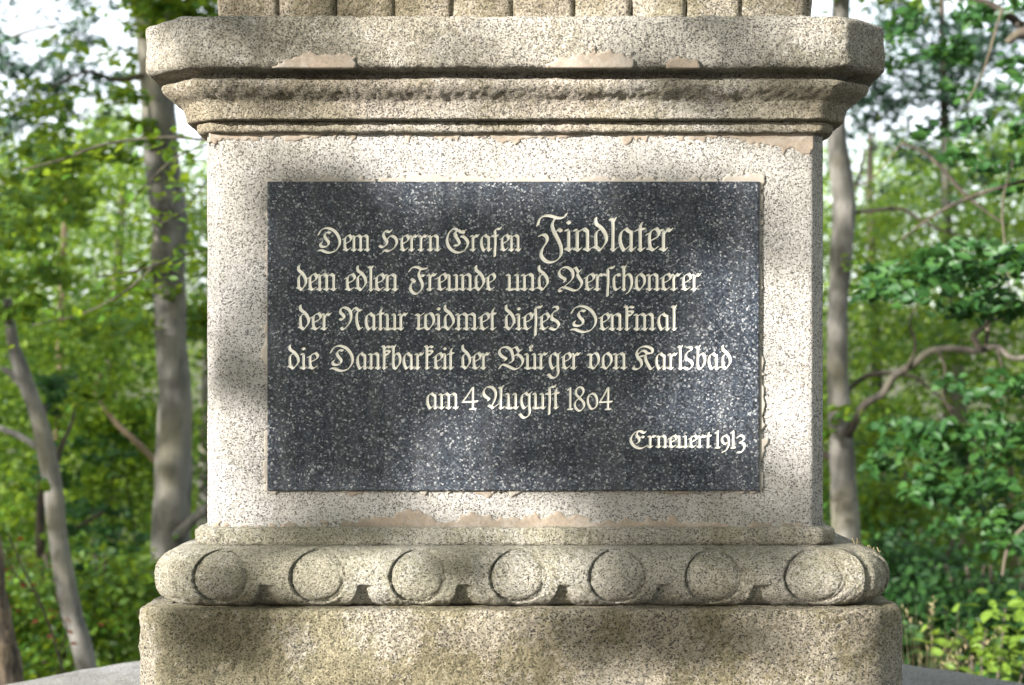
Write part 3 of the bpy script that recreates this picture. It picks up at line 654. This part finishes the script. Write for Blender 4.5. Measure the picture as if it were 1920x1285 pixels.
T = empty('rough_barked_tree', W(0, 1285, 7)); T.location.z = -1.9; tag(T, 'dark furrowed trunk in the bottom left corner', 'tree')
stem('trunk', [(18, 1290, 52), (8, 1200, 40), (-4, 1120, 34), (-14, 1020, 32), (-30, 900, 30)], 7, B['brown'], T, down=-1.9, up=(-.3, .2, 2.2), wob=.10, sides=24)
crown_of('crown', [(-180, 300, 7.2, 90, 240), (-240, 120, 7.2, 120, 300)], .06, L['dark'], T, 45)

T = empty('dark_sapling', W(75, 1180, 11)); T.location.z = -4; tag(T, 'thin dark sapling behind the leaning pale trunk at lower left', 'tree')
stem('trunk', [(68, 1220, 22), (74, 1100, 19), (76, 960, 17), (80, 880, 14), (84, 760, 9)], 11.5, B['dark'], T, down=-4.6)
stem('branch', [(78, 1050, 9), (120, 1010, 9), (160, 980, 8), (195, 960, 5)], 11.5, B['dark'], T)
stem('branch', [(110, 1165, 6), (170, 1110, 7), (215, 1070, 5)], 10.8, B['dark'], T)
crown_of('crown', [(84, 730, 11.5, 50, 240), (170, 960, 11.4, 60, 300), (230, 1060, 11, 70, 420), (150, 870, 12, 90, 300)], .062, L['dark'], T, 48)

T = empty('bare_stem_tree', W(122, 600, 14)); T.location.z = -5; tag(T, 'thin pale upright stem standing among sunlit leaves at left', 'tree')
stem('trunk', [(112, 700, 15), (116, 560, 13), (121, 430, 12), (126, 380, 10), (128, 330, 7)], 14, B['pale'], T, down=-6)
crown_of('crown', [(128, 300, 14, 60, 240), (110, 420, 14.6, 60, 160)], .07, L['wood'], T, 49)

T = empty('beech_tree', W(1588, 1015, 9.5)); T.location.z = -3.6; tag(T, 'grey brown trunk just right of the monument with a strong branch reaching right', 'tree', G_T)
stem('trunk', [(1588, 1020, 52), (1582, 930, 48), (1578, 830, 46), (1572, 740, 40), (1570, 640, 38), (1572, 560, 36), (1576, 500, 40), (1582, 400, 44), (1578, 330, 42), (1568, 250, 36), (1572, 120, 34), (1578, 0, 32), (1582, -120, 30)], 9.5, B['beech'], T, down=-3.8, up=(.1, .1, 2.4), sides=18)
stem('branch', [(1590, 815, 20), (1604, 788, 17), (1622, 758, 15), (1655, 738, 14), (1676, 706, 14), (1712, 684, 13), (1742, 660, 13), (1786, 654, 12), (1834, 658, 12), (1868, 650, 10), (1902, 672, 9), (1960, 660, 8)], 9.4, B['twiggy'], T, dd=-.6)
stem('branch', [(1838, 656, 12), (1826, 632, 13), (1838, 618, 10), (1862, 600, 7), (1920, 590, 5)], 8.9, B['dark'], T)
stem('branch', [(1758, 656, 6), (1772, 690, 5), (1768, 740, 4), (1790, 790, 3)], 9.0, B['dark'], T)
stem('branch', [(1700, 692, 6), (1716, 650, 5), (1706, 600, 4), (1730, 560, 2)], 9.1, B['dark'], T)
stem('branch', [(1870, 655, 5), (1880, 700, 4), (1870, 760, 3)], 8.9, B['dark'], T)
stem('branch', [(1586, 735, 9), (1620, 708, 10), (1660, 700, 9), (1710, 706, 7), (1750, 735, 6), (1790, 770, 4)], 9.6, B['dark'], T)
stem('branch', [(1594, 400, 7), (1640, 395, 7), (1690, 392, 7), (1730, 415, 6), (1790, 440, 4), (1870, 450, 3)], 9.5, B['dark'], T)
stem('branch', [(1588, 350, 6), (1608, 340, 6), (1622, 280, 4)], 9.5, B['dark'], T)
stem('branch', [(1590, 900, 12), (1565, 870, 12), (1552, 855, 14), (1520, 850, 10)], 9.6, B['dark'], T)
crown_of('crown', [(1590, -60, 9.4, 130, 300), (1660, 500, 9.2, 60, 120), (1700, 790, 9.6, 70, 160), (1480, 760, 9.6, 70, 260), (1560, 980, 10, 40, 140), (1700, -160, 9.5, 150, 500), (1420, -140, 9.5, 160, 500)], .062, L['beech'], T, 51)

T = empty('hanging_tree', W(2060, 900, 7.5)); T.location.z = -2.4; tag(T, 'tree off to the right whose bare dark boughs and drooping leaves hang into view', 'tree')
stem('trunk', [(2080, 1280, 90), (2060, 900, 84), (2050, 500, 80), (2010, 200, 70), (1960, -40, 54)], 7.5, B['brown'], T, down=-2.4, up=(-.2, 0, 2))
for pix, D in (([(2020, 180, 24), (1950, 90, 20), (1905, 40, 16), (1850, 5, 10), (1780, -10, 6)], 7.4), ([(1968, 60, 26), (1915, 62, 20), (1888, 80, 12)], 7.3),
               ([(1880, 15, 6), (1866, 60, 5), (1845, 130, 4), (1815, 190, 3)], 7.3), ([(2040, 300, 10), (1960, 330, 8), (1900, 345, 7), (1820, 370, 7), (1750, 405, 6), (1690, 450, 3)], 7.6),
               ([(1688, 268, 5), (1730, 285, 7), (1770, 320, 7), (1800, 355, 7), (1840, 390, 5), (1890, 425, 3)], 7.8), ([(2040, 560, 12), (1960, 570, 9), (1900, 572, 8), (1855, 590, 8), (1820, 565, 4)], 7.2),
               ([(1855, 590, 8), (1852, 620, 9), (1848, 650, 6)], 7.2), ([(1895, 560, 4), (1885, 470, 4), (1880, 380, 4), (1900, 300, 3)], 7.5),
               ([(1880, 1080, 5), (1884, 1050, 6), (1896, 1015, 7), (1925, 985, 8), (1990, 930, 10), (2050, 880, 12)], 7.4), ([(1690, 270, 3), (1640, 330, 3), (1600, 350, 3)], 7.9), ([(1812, 820, 5), (1815, 870, 4), (1812, 900, 3)], 8)):
    stem('branch', pix[::-1] if pix[0][2] < pix[-1][2] else pix, D, B['dark'], T, wob=.1, sides=8)
crown_of('crown', [(1700, 505, 7.0, 70, 170), (1790, 500, 7.0, 85, 300), (1880, 520, 7.1, 90, 420), (1640, 520, 7.2, 50, 70), (1890, 60, 7.6, 110, 200), (1780, 110, 8, 110, 190), (1850, 240, 7.6, 90, 170), (1900, 330, 7.6, 70, 150),
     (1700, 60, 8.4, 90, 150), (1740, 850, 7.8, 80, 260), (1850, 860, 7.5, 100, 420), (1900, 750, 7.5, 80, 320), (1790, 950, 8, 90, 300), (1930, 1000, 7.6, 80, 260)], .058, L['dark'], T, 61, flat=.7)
T = empty('far_trunk', W(1895, 1120, 17)); T.location.z = -6; tag(T, 'short length of brown trunk showing among leaves at the lower right edge', 'tree')
stem('trunk', [(1893, 1150, 38), (1893, 1060, 34), (1890, 960, 28), (1885, 800, 24)], 17, B['pale'], T, down=-7)
crown_of('crown', [(1880, 620, 17, 120, 300)], .075, L['wood'], T, 64)
T = empty('dark_conifer', W(60, 400, 17)); T.location.z = -6; tag(T, 'blue green conifer spray against the pale sky at upper left', 'tree')
stem('trunk', [(-60, 900, 40), (-50, 500, 34), (-40, 100, 26), (-30, -200, 16)], 17, B['dark'], T, down=-7)
stem('branch', [(-45, 260, 12), (30, 215, 8), (110, 180, 6), (190, 140, 3)], 17, B['dark'], T); stem('branch', [(-45, 360, 12), (60, 330, 8), (150, 300, 4)], 17, B['dark'], T)
stem('branch', [(-40, 100, 10), (50, 60, 6), (150, 40, 3)], 17, B['dark'], T)
crown_of('crown', [(20, 200, 17, 100, 1300), (110, 150, 17, 90, 560), (60, 50, 17, 100, 600), (-40, 120, 17, 90, 700), (70, 320, 17, 90, 700), (190, 50, 17, 70, 380), (170, 300, 17, 80, 400), (230, 130, 17, 60, 200)], .075, L['pine'], T, 71, far=True)
T = empty('tall_conifer', W(1760, 200, 17)); T.location.z = -6; tag(T, 'feathery dark green conifer against the sky at upper right', 'tree')
stem('trunk', [(1780, 800, 26), (1775, 400, 20), (1768, 100, 14), (1760, -200, 8)], 18, B['dark'], T, down=-7)
crown_of('crown', [(1740, 80, 18, 110, 1700), (1680, 150, 18, 90, 1000), (1820, 110, 18, 110, 1500), (1890, 150, 18, 90, 700), (1840, 260, 18, 90, 600), (1720, 330, 18, 110, 700), (1690, 40, 18, 70, 500), (1700, 250, 18, 80, 420), (1640, 210, 18, 50, 300), (1860, 30, 18, 80, 400), (1780, 300, 18, 110, 300)], .075, L['pine'], T, 75, far=True)

# mid-distance woodland trees, each with a trunk and a crown of its own
mid = [(-120, 15, 'tree with yellow green crown behind the left edge'), (215, 17, 'sunlit bushy tree between the leaning trunk and the thick beech'), (395, 15.5, 'leafy tree filling the gap beside the left of the block'),
       (1640, 16, 'bright green tree just behind the right trunk'), (1790, 15, 'broad tree with dense lower leaves right of centre background'), (1960, 16.5, 'tree with shaded leaves at the right edge')]
pts_m = [[] for _ in mid]; pts_w = []; rr_ = np.random.default_rng(77)
def top_py(px): return 250+35*math.sin(px*.021)+28*math.sin(px*.047+1)+(40 if 1560 < px < 1800 else 0)-(70 if px > 1830 else 0)
N = 0
while N < 7200:
    px = rr_.uniform(-1300, 3200); hid = 430 < px < 1500
    if (hid or px < -500 or px > 2400) and rr_.random() < .45: continue
    D = 12.5+24*rr_.random()**1.3; tp = top_py(px)-(D-12)*1.5+40*rr_.random()**2; py = rr_.uniform(tp, 1420)
    g_ = vnoise(np.array([px*D/14]), np.array([py*D/14+D*60]), 150, 5)[0]
    if g_ < .42 and rr_.random() < .88: continue
    p = W(px, py, D)
    if p.z < gz(p.x, p.y)+.1: p.z = gz(p.x, p.y)+.15
    N += 1; best = min(range(len(mid)), key=lambda k: abs(mid[k][0]-px))
    (pts_m[best] if D < 18.5 and abs(mid[best][0]-px) < 150 else pts_w).append((p.x, p.y, p.z))
for k, (px, D, lab) in enumerate(mid):
    T = empty('woodland_tree', W(px, 1100, D)); T.location.z = gz(T.location.x, T.location.y); tag(T, lab, 'tree', 'trees of the wood behind')
    j = rr_.uniform(-25, 25); stem('trunk', [(px, 1300, 30), (px+j, 1000, 26), (px+j*.5, 700, 22), (px-j, 400, 15), (px-j, 250, 8)], D, B['dark' if k % 2 else 'beech'], T, down=T.location.z-.2)
    c = np.array(pts_m[k]); P = spray_points(rr_, c, rr_.uniform(.22, .5, len(c)), 80)
    leaves('crown', P, rr_.uniform(.7, 1.25, len(P))*.060, L['wood' if k in (0, 1, 3) else 'beech'], T, seed=90+k, far=True)
c = np.array(pts_w); P = spray_points(rr_, c, rr_.uniform(.3, .65, len(c)), 105)
wl = leaves('woodland', P, rr_.uniform(.7, 1.25, len(P))*.068, L['wood'], None, seed=99, far=True); tag(wl, 'mass of sunlit and shaded leaves of the far wood', kind='stuff')
specs = []
for k in range(40):
    px = rr_.uniform(-1100, 3000); D = rr_.uniform(20, 34); w = rr_.uniform(8, 20); p = W(px, 900, D); z0 = gz(p.x, p.y)-.2; h_ = rr_.uniform(4.5, 8)
    specs.append(([(p.x, p.y, z0), (p.x+rr_.normal(0, .15), p.y, z0+h_*.5), (p.x+rr_.normal(0, .3), p.y, z0+h_)], [w/2/FPX*D*1.2, w/2/FPX*D, w/6/FPX*D]))
tw = wood('far_trunks', specs, B['dark'], None, sides=7); tag(tw, 'thin trunks deep in the wood, half lost among leaves', kind='stuff')

# ---------------------------------------------------------------- nearer leafy branches and bushes, each leaf an object
def leaf_objs(parent, name, P, size, mat, seed, base, droop=.2, flat=.5):
    r = random.Random(seed); shapes = []
    for q in range(5):
        V = [(x*(1+.1*r.uniform(-1, 1)), y, z+.03*r.uniform(-1, 1)) for (x, y), z in zip([(0, -.5), (.20, -.32), (.31, -.05), (.24, .22), (.0, .55), (-.24, .22), (-.31, -.05), (-.20, -.32), (0, 0), (0, .28)], [0, .03, .05, .04, -.08, .04, .05, .03, -.02, -.03])]
        F = [(0, 1, 2, 8), (8, 2, 3, 9), (9, 3, 4), (0, 8, 6, 7), (8, 9, 5, 6), (9, 4, 5)]
        me = mesh(name, V, F); me.materials.append(mat); shapes.append(me)
    for p in P:
        o = bpy.data.objects.new(name, r.choice(shapes)); C.objects.link(o); o.parent = parent
        o.location = Vector(p)-base; s = size*r.uniform(.65, 1.25); o.scale = (s, s, s)
        o.rotation_euler = (r.gauss(.25, flat*.8)-droop, r.gauss(0, flat*.8), r.uniform(0, 6.28))
def near_plant(name, label, cat, base, twigs, nleaf, size, mat, seed, spread=.06, bm_='dark', droop=.2, start=.2):
    T = empty(name, base); tag(T, label, cat); r = random.Random(seed); P = []
    for pix, D, dd, n in twigs:
        stem('twig', pix, D, B[bm_], T, dd=dd, sides=6, wob=.08); m = len(pix)
        for q in range(n):
            t_ = (start+(1-start)*r.random())*(m-1); i = min(m-2, int(t_)); f = t_-i
            p = W(pix[i][0]+(pix[i+1][0]-pix[i][0])*f, pix[i][1]+(pix[i+1][1]-pix[i][1])*f, D+dd*t_/(m-1))
            P.append((p.x+r.gauss(0, spread), p.y+r.gauss(0, spread), p.z+r.gauss(0, spread*.55)-.01))
    leaf_objs(T, 'leaf', P, size, mat, seed, Vector(base))
    return T
near_plant('beech_branch', 'low leafy beech branches hanging in front of the thick left trunk', 'branch', W(480, 300, 7.6), [
   ([(500, 250, 6), (400, 262, 6), (310, 258, 5), (200, 270, 5), (120, 298, 4), (40, 320, 3)], 7.4, -.3, 74), ([(420, 262, 5), (340, 290, 4), (280, 340, 3), (240, 390, 2)], 7.5, -.3, 46),
   ([(470, 455, 5), (385, 470, 5), (330, 482, 5), (270, 505, 4), (180, 520, 3)], 7.2, -.3, 58), ([(300, 490, 4), (230, 550, 4), (150, 590, 3), (60, 610, 2)], 7.3, 0, 44), ([(420, 300, 4), (380, 350, 3), (340, 400, 3), (300, 420, 2)], 7.6, -.2, 40)], 0, .052, L['beech'], 201, spread=.085)
bb = W(1860, 1300, 7.0); bb.z = -.7
near_plant('young_bush', 'bright yellow green bush at the bottom right beside the stone step', 'bush', bb, [
   ([(1850, 1420, 7), (1830, 1290, 5), (1815, 1210, 4), (1785, 1180, 3)], 7.0, -.1, 40), ([(1860, 1420, 7), (1870, 1280, 5), (1880, 1190, 4), (1885, 1140, 3)], 7.1, .1, 72), ([(1870, 1420, 7), (1910, 1290, 5), (1930, 1200, 4), (1945, 1120, 3)], 7.0, 0, 62),
   ([(1860, 1400, 5), (1840, 1250, 3), (1850, 1180, 2)], 6.8, 0, 40), ([(1900, 1400, 5), (1960, 1300, 4), (1990, 1230, 3)], 7.0, 0, 30)], 0, .066, L['bright'], 211, spread=.10, start=.35, droop=0)
rb = W(110, 1300, 8); rb.z = -2
near_plant('red_leaved_sapling', 'spindly sapling with a few orange red leaves at lower left', 'sapling', rb, [
   ([(130, 1300, 6), (95, 1180, 5), (70, 1120, 5), (40, 1060, 4), (15, 1000, 3)], 8, 0, 12), ([(60, 1110, 4), (25, 1070, 3), (-8, 1010, 2)], 8, .1, 5), ([(110, 1230, 4), (125, 1180, 3), (110, 1150, 2)], 8, 0, 8), ([(20, 1290, 4), (12, 1180, 3), (8, 1050, 2)], 7.9, 0, 10)], 0, .036, L['red'], 221, spread=.045)

# ferns and low shrubs closing the view just behind the step
def shrub(label, px, py, D, rp, n, mat, seed, size=.055):
    T = empty('shrub', W(px, 1300, D)); T.location.z = gz(T.location.x, T.location.y); tag(T, label, 'shrub', 'shrubs on the slope behind the step')
    top = W(px, py, D); r = np.random.default_rng(seed)
    wood('stem', [([T.location, T.location.lerp(top, .6)+Vector((r.normal(0, .1), r.normal(0, .1), 0)), top+Vector((r.normal(0, .2), 0, 0))], [.03, .02, .008]) for _ in range(5)], B['dark'], T, sides=6)
    m = int(n/40); rr = rp/FPX*D; cc = np.stack([r.normal(0, rr*.6, m)+top.x, r.normal(0, rr*.6, m)+top.y, top.z-abs(r.normal(0, rr*1.1, m))], 1)
    P = spray_points(r, cc, r.uniform(.15, .32, m), 40); leaves('foliage', P, r.uniform(.7, 1.2, len(P))*size, mat, T, seed=seed)
for a in (('dark green shrub at the foot of the leaning trunk', 200, 1040, 10.2, 130, 3600, L['beech'], 301), ('shrub with deep green leaves between the step and the left edge', 40, 1100, 10.5, 130, 2600, L['beech'], 302),
          ('shaded shrub behind the right end of the base', 1680, 1010, 10, 130, 3600, L['dark'], 303), ('low leafy shrub behind the yellow green bush', 1850, 1060, 9.6, 130, 3600, L['dark'], 304),  # low leafy shrub: darker leaf colour stands in for shade
          ('mid green shrub beside the right trunk', 1640, 880, 12, 120, 3000, L['beech'], 305), ('shrub with sunlit tips in the middle of the left background', 230, 760, 13, 120, 3000, L['wood'], 306)):
    shrub(*a)
# grass stalks by the step, moss tufts on the carved moulding, fallen leaf
r = random.Random(9); V, F = [], []
for k in range(46):
    px, D = r.uniform(1690, 1800), r.uniform(6.4, 7.4); p = W(px, 1300, D); p.z = gz(p.x, p.y); h_ = (W(px, r.uniform(1120, 1235), D).z-p.z); lean = r.gauss(0, .07); w = .0016; n = len(V)
    for q in range(5):
        s = q/4; c_ = Vector((p.x+lean*s*s*2, p.y, p.z+h_*s)); V += [c_+Vector((-w*(1-.6*s), 0, 0)), c_+Vector((w*(1-.6*s), .001, 0))]
    F += [(n+2*q, n+2*q+1, n+2*q+3, n+2*q+2) for q in range(4)]
    if k % 4 == 0:
        tp_ = V[-1]
        for q in range(9):
            a = tp_-Vector((lean*.1*q-r.gauss(0, .006), 0, .008*q)); n = len(V); V += [a, a+Vector((.004, 0, .008)), a+Vector((r.gauss(0, .006), 0, .014))]; F.append((n, n+1, n+2))
g_ = link('grass', mesh('grass', V, F), L['dry'], None, smooth=False); tag(g_, 'dry grass stalks between base and bush', kind='stuff')
T = empty('dry_moss', (W(1625, 1020, 3.28)+Vector((.0, .02, 0)))); tag(T, 'wispy dry moss shoots growing on the right end of the moulding', 'moss')
for px in (1607, 1612, 1618, 1626, 1634, 1643, 1648, 1652, 1603, 1638):
    py0 = 1020+max(0, px-1600)*.42; D = 3.31+r.uniform(0, .05); pts = [(px, py0+6, 3.2), (px+r.uniform(-3, 3), py0-4, 2.6), (px+r.uniform(-8, 6), py0-r.uniform(8, 15), 1.6)]
    stem('shoot', pts, D, L['dry'], T, sides=5)
lf = empty('fallen_leaf', W(100, 1265, 4.6)); tag(lf, 'curled orange brown leaf lying on the stone step at lower left', 'leaf'); lf.location = (-1.15, 1.02, .858)
V = [(-.03, 0, .004), (-.012, .014, .012), (.012, .012, .010), (.032, 0, .006), (.010, -.012, .014), (-.012, -.014, .009), (0, 0, .002)]
o = link('blade', mesh('blade', V, [(0, 1, 6), (1, 2, 6), (2, 3, 6), (3, 4, 6), (4, 5, 6), (5, 0, 6)]), L['red'], None, smooth=False); o.parent = lf

# ---------------------------------------------------------------- the tree behind the photographer whose leaves dapple the stone
def blob(px, py, cx, cy, rx, ry, soft=.35):
    d = math.hypot((px-cx)/rx, (py-cy)/ry); return 1-sst(1-soft, 1+soft, d)
SHADE = [(560, 70, 190, 60, .7), (1480, 90, 110, 60, .35), (990, 185, 120, 40, .3), (640, 200, 200, 35, .25), (1450, 190, 160, 40, .25),
         (430, 690, 75, 60, .5), (640, 560, 160, 130, .85), (620, 800, 140, 130, .97), (900, 600, 250, 90, .92), (1120, 600, 180, 120, .88), (620, 380, 130, 60, .9), (980, 460, 190, 70, .75),
         (1270, 410, 150, 70, .97), (1490, 370, 60, 110, .15), (1180, 870, 210, 50, .85), (1080, 740, 200, 60, .5), (1480, 930, 90, 60, .35), (1250, 960, 200, 40, .3),
         (690, 1005, 170, 34, .85), (1300, 1020, 260, 40, .5), (600, 1090, 60, 50, .6), (980, 1085, 80, 50, .5), (1340, 1090, 110, 50, .6), (1540, 1080, 110, 60, .6),
         (590, 1220, 120, 75, .85), (1400, 1230, 230, 80, .6), (1150, 1240, 50, 60, .4)]
LIT = [(440, 860, 65, 120), (440, 450, 60, 170), (800, 370, 90, 50), (850, 1210, 170, 70), (370, 1215, 100, 60), (850, 870, 90, 50), (1340, 690, 85, 130), (1480, 640, 65, 160), (1000, 80, 230, 50), (700, 290, 280, 35), (400, 1080, 90, 55), (785, 1080, 70, 50), (1160, 1080, 75, 50)]
def shade_at(px, py):
    s = .03
    for cx, cy, rx, ry, v_ in SHADE: s = max(s, v_*blob(px, py, cx, cy, rx, ry))
    for cx, cy, rx, ry in LIT: s = min(s, 1-1.0*blob(px, py, cx, cy, rx, ry, .3)) if blob(px, py, cx, cy, rx, ry, .3) > .02 else s
    return s
sh = Vector((SUN.x, SUN.y, 0)).normalized(); r = np.random.default_rng(404); ctr = Vector((0, 0, 1.65))+SUN*9.5; pts = []
tries = 0
while len(pts) < 23000 and tries < 400000:
    tries += 1; q = Vector(r.normal(0, 1, 3)); q.normalize(); q *= r.random()**.4; p = ctr+Vector((q.x*2.3, q.y*2.3, q.z*1.9))
    k = (p.y+.0)/SUN.y; hit = p-SUN*k; px = 960+(hit.x-CAMX)*1000; py = HORIZON-(hit.z-CAMZ)*1000   # where its shadow meets the front plane
    if 200 < px < 1750 and -40 < py < 1400:
        if r.random() > shade_at(px, py)**1.25: continue
    elif -2.7 < -p.x*sh.y+p.y*sh.x < -1.35 or r.random() > .6: continue
    pts.append(tuple(p))
T = empty('tree_behind_camera', (ctr.x-.6, ctr.y-.4, 0)); tag(T, 'beech standing behind the photographer, its gaps letting the evening sun through', 'tree')
tx, ty = ctr.x-.9, ctr.y-2.0
T.location = (tx, ty, 0)
wood('trunk', [([(tx, ty, -.3), (tx+.1, ty, 2), (tx-.05, ty+.05, 4.4), (tx, ty, 6.6)], [.22, .17, .12, .03])], B['beech'], T, sides=16)
leaves('crown', np.array(pts), r.uniform(.7, 1.2, len(pts))*.078, L['beech'], T, flat=.9, seed=405)
# ---------------------------------------------------------------- the wood round the clearing: behind and beside the photographer, and the canopy above
RING = [(7.5, -3.5, 'tall beech to the right of the clearing'), (4.5, -10, 'tall beech behind the photographer on the right'), (-1.5, -13.5, 'tall beech straight behind the photographer'),
        (-3.5, -15, 'tall beech behind the photographer, left of its neighbour'), (8.5, 3.5, 'beech with high canopy right of the monument'), (9.5, -7, 'beech behind the photographer, far to the right'), (.5, 6.5, 'tall beech rising hidden behind the monument')]
sh = Vector((SUN.x, SUN.y, 0)).normalized(); r = np.random.default_rng(505)
for k, (x, y, lab) in enumerate(RING):
    z0 = gz(x, y); T = empty('beech_tree', (x, y, z0)); tag(T, lab, 'tree', 'tall trees round the clearing')
    wood('trunk', [([(x, y, z0-.2), (x+.1, y+.1, 3), (x-.1, y, 7), (x, y, 11)], [.28, .24, .16, .05])], B['beech'], T, sides=14)
    n = 5200; cz = 8.6 if k in (4, 6) else 7.6; hz = 2.0 if k in (4, 6) else 4.4; rx = 4.6
    q = r.normal(0, 1, (n, 3)); q /= np.linalg.norm(q, axis=1)[:, None]; q *= (r.random(n)**.45)[:, None]
    P = np.array([x*.8, y*.8, cz])+q*np.array([rx, rx, hz])
    if k == 6: P[:, 1] -= 4.5
    # nothing grows in the open way by which the evening sun comes in
    a = P[:, 0]*sh.x+P[:, 1]*sh.y; lat = -P[:, 0]*sh.y+P[:, 1]*sh.x
    keep = ~((np.abs(lat) < 4.5) & (a > -3) & (P[:, 2] < 3.6+.31*np.maximum(a, 0))) & ~((lat < -2) & (lat > -24) & (P[:, 2] < 7+.31*np.maximum(a+5, 0))) & ~((P[:, 1] > -3.2) & (np.abs(P[:, 0]) < 1.2+.32*(P[:, 1]+3.3)) & (P[:, 2] < 2.6+.26*(P[:, 1]+3.3)))
    P = P[keep]; leaves('crown', P, r.uniform(.8, 1.3, len(P))*.20, L['beech'], T, flat=.7, seed=600+k, far=True)
for k, (x, y, thr, lab) in enumerate([(-9.6, -1.1, .34, 'unseen broad beech added left of the clearing to shade the trunks behind the monument'), (-11.4, 1.6, .22, 'unseen broad beech added far to the left to shade the wood on the right')]):  # two beeches out of view, added and thinned to shade the background
    T = empty('beech_tree', (x, y, gz(x, y))); tag(T, lab, 'tree', 'tall trees round the clearing')
    wood('trunk', [([(x, y, gz(x, y)-.2), (x+.1, y+.1, 3), (x-.1, y, 7), (x, y, 11)], [.26, .22, .16, .03])], B['beech'], T, sides=14)
    q = r.normal(0, 1, (17000, 3)); q /= np.linalg.norm(q, axis=1)[:, None]; q *= (r.random(17000)**.42)[:, None]; P = np.array([x, y, 6.6])+q*np.array([2.7, 2.7, 5.4])
    lat = -P[:, 0]*sh.y+P[:, 1]*sh.x; P = P[(lat < -2.9) & (vnoise(lat*100+5000, P[:, 2]*100+5000-P[:, 0]*20, 75, 8+k) > thr)]
    leaves('crown', P, r.uniform(.8, 1.2, len(P))*.13, L['beech'], T, flat=.9, seed=651+k, far=True)
print('TRIS', sum(len(o.data.polygons) for o in bpy.data.objects if o.type == 'MESH'), 'objs', len(bpy.data.objects), 'crown', len(pts))
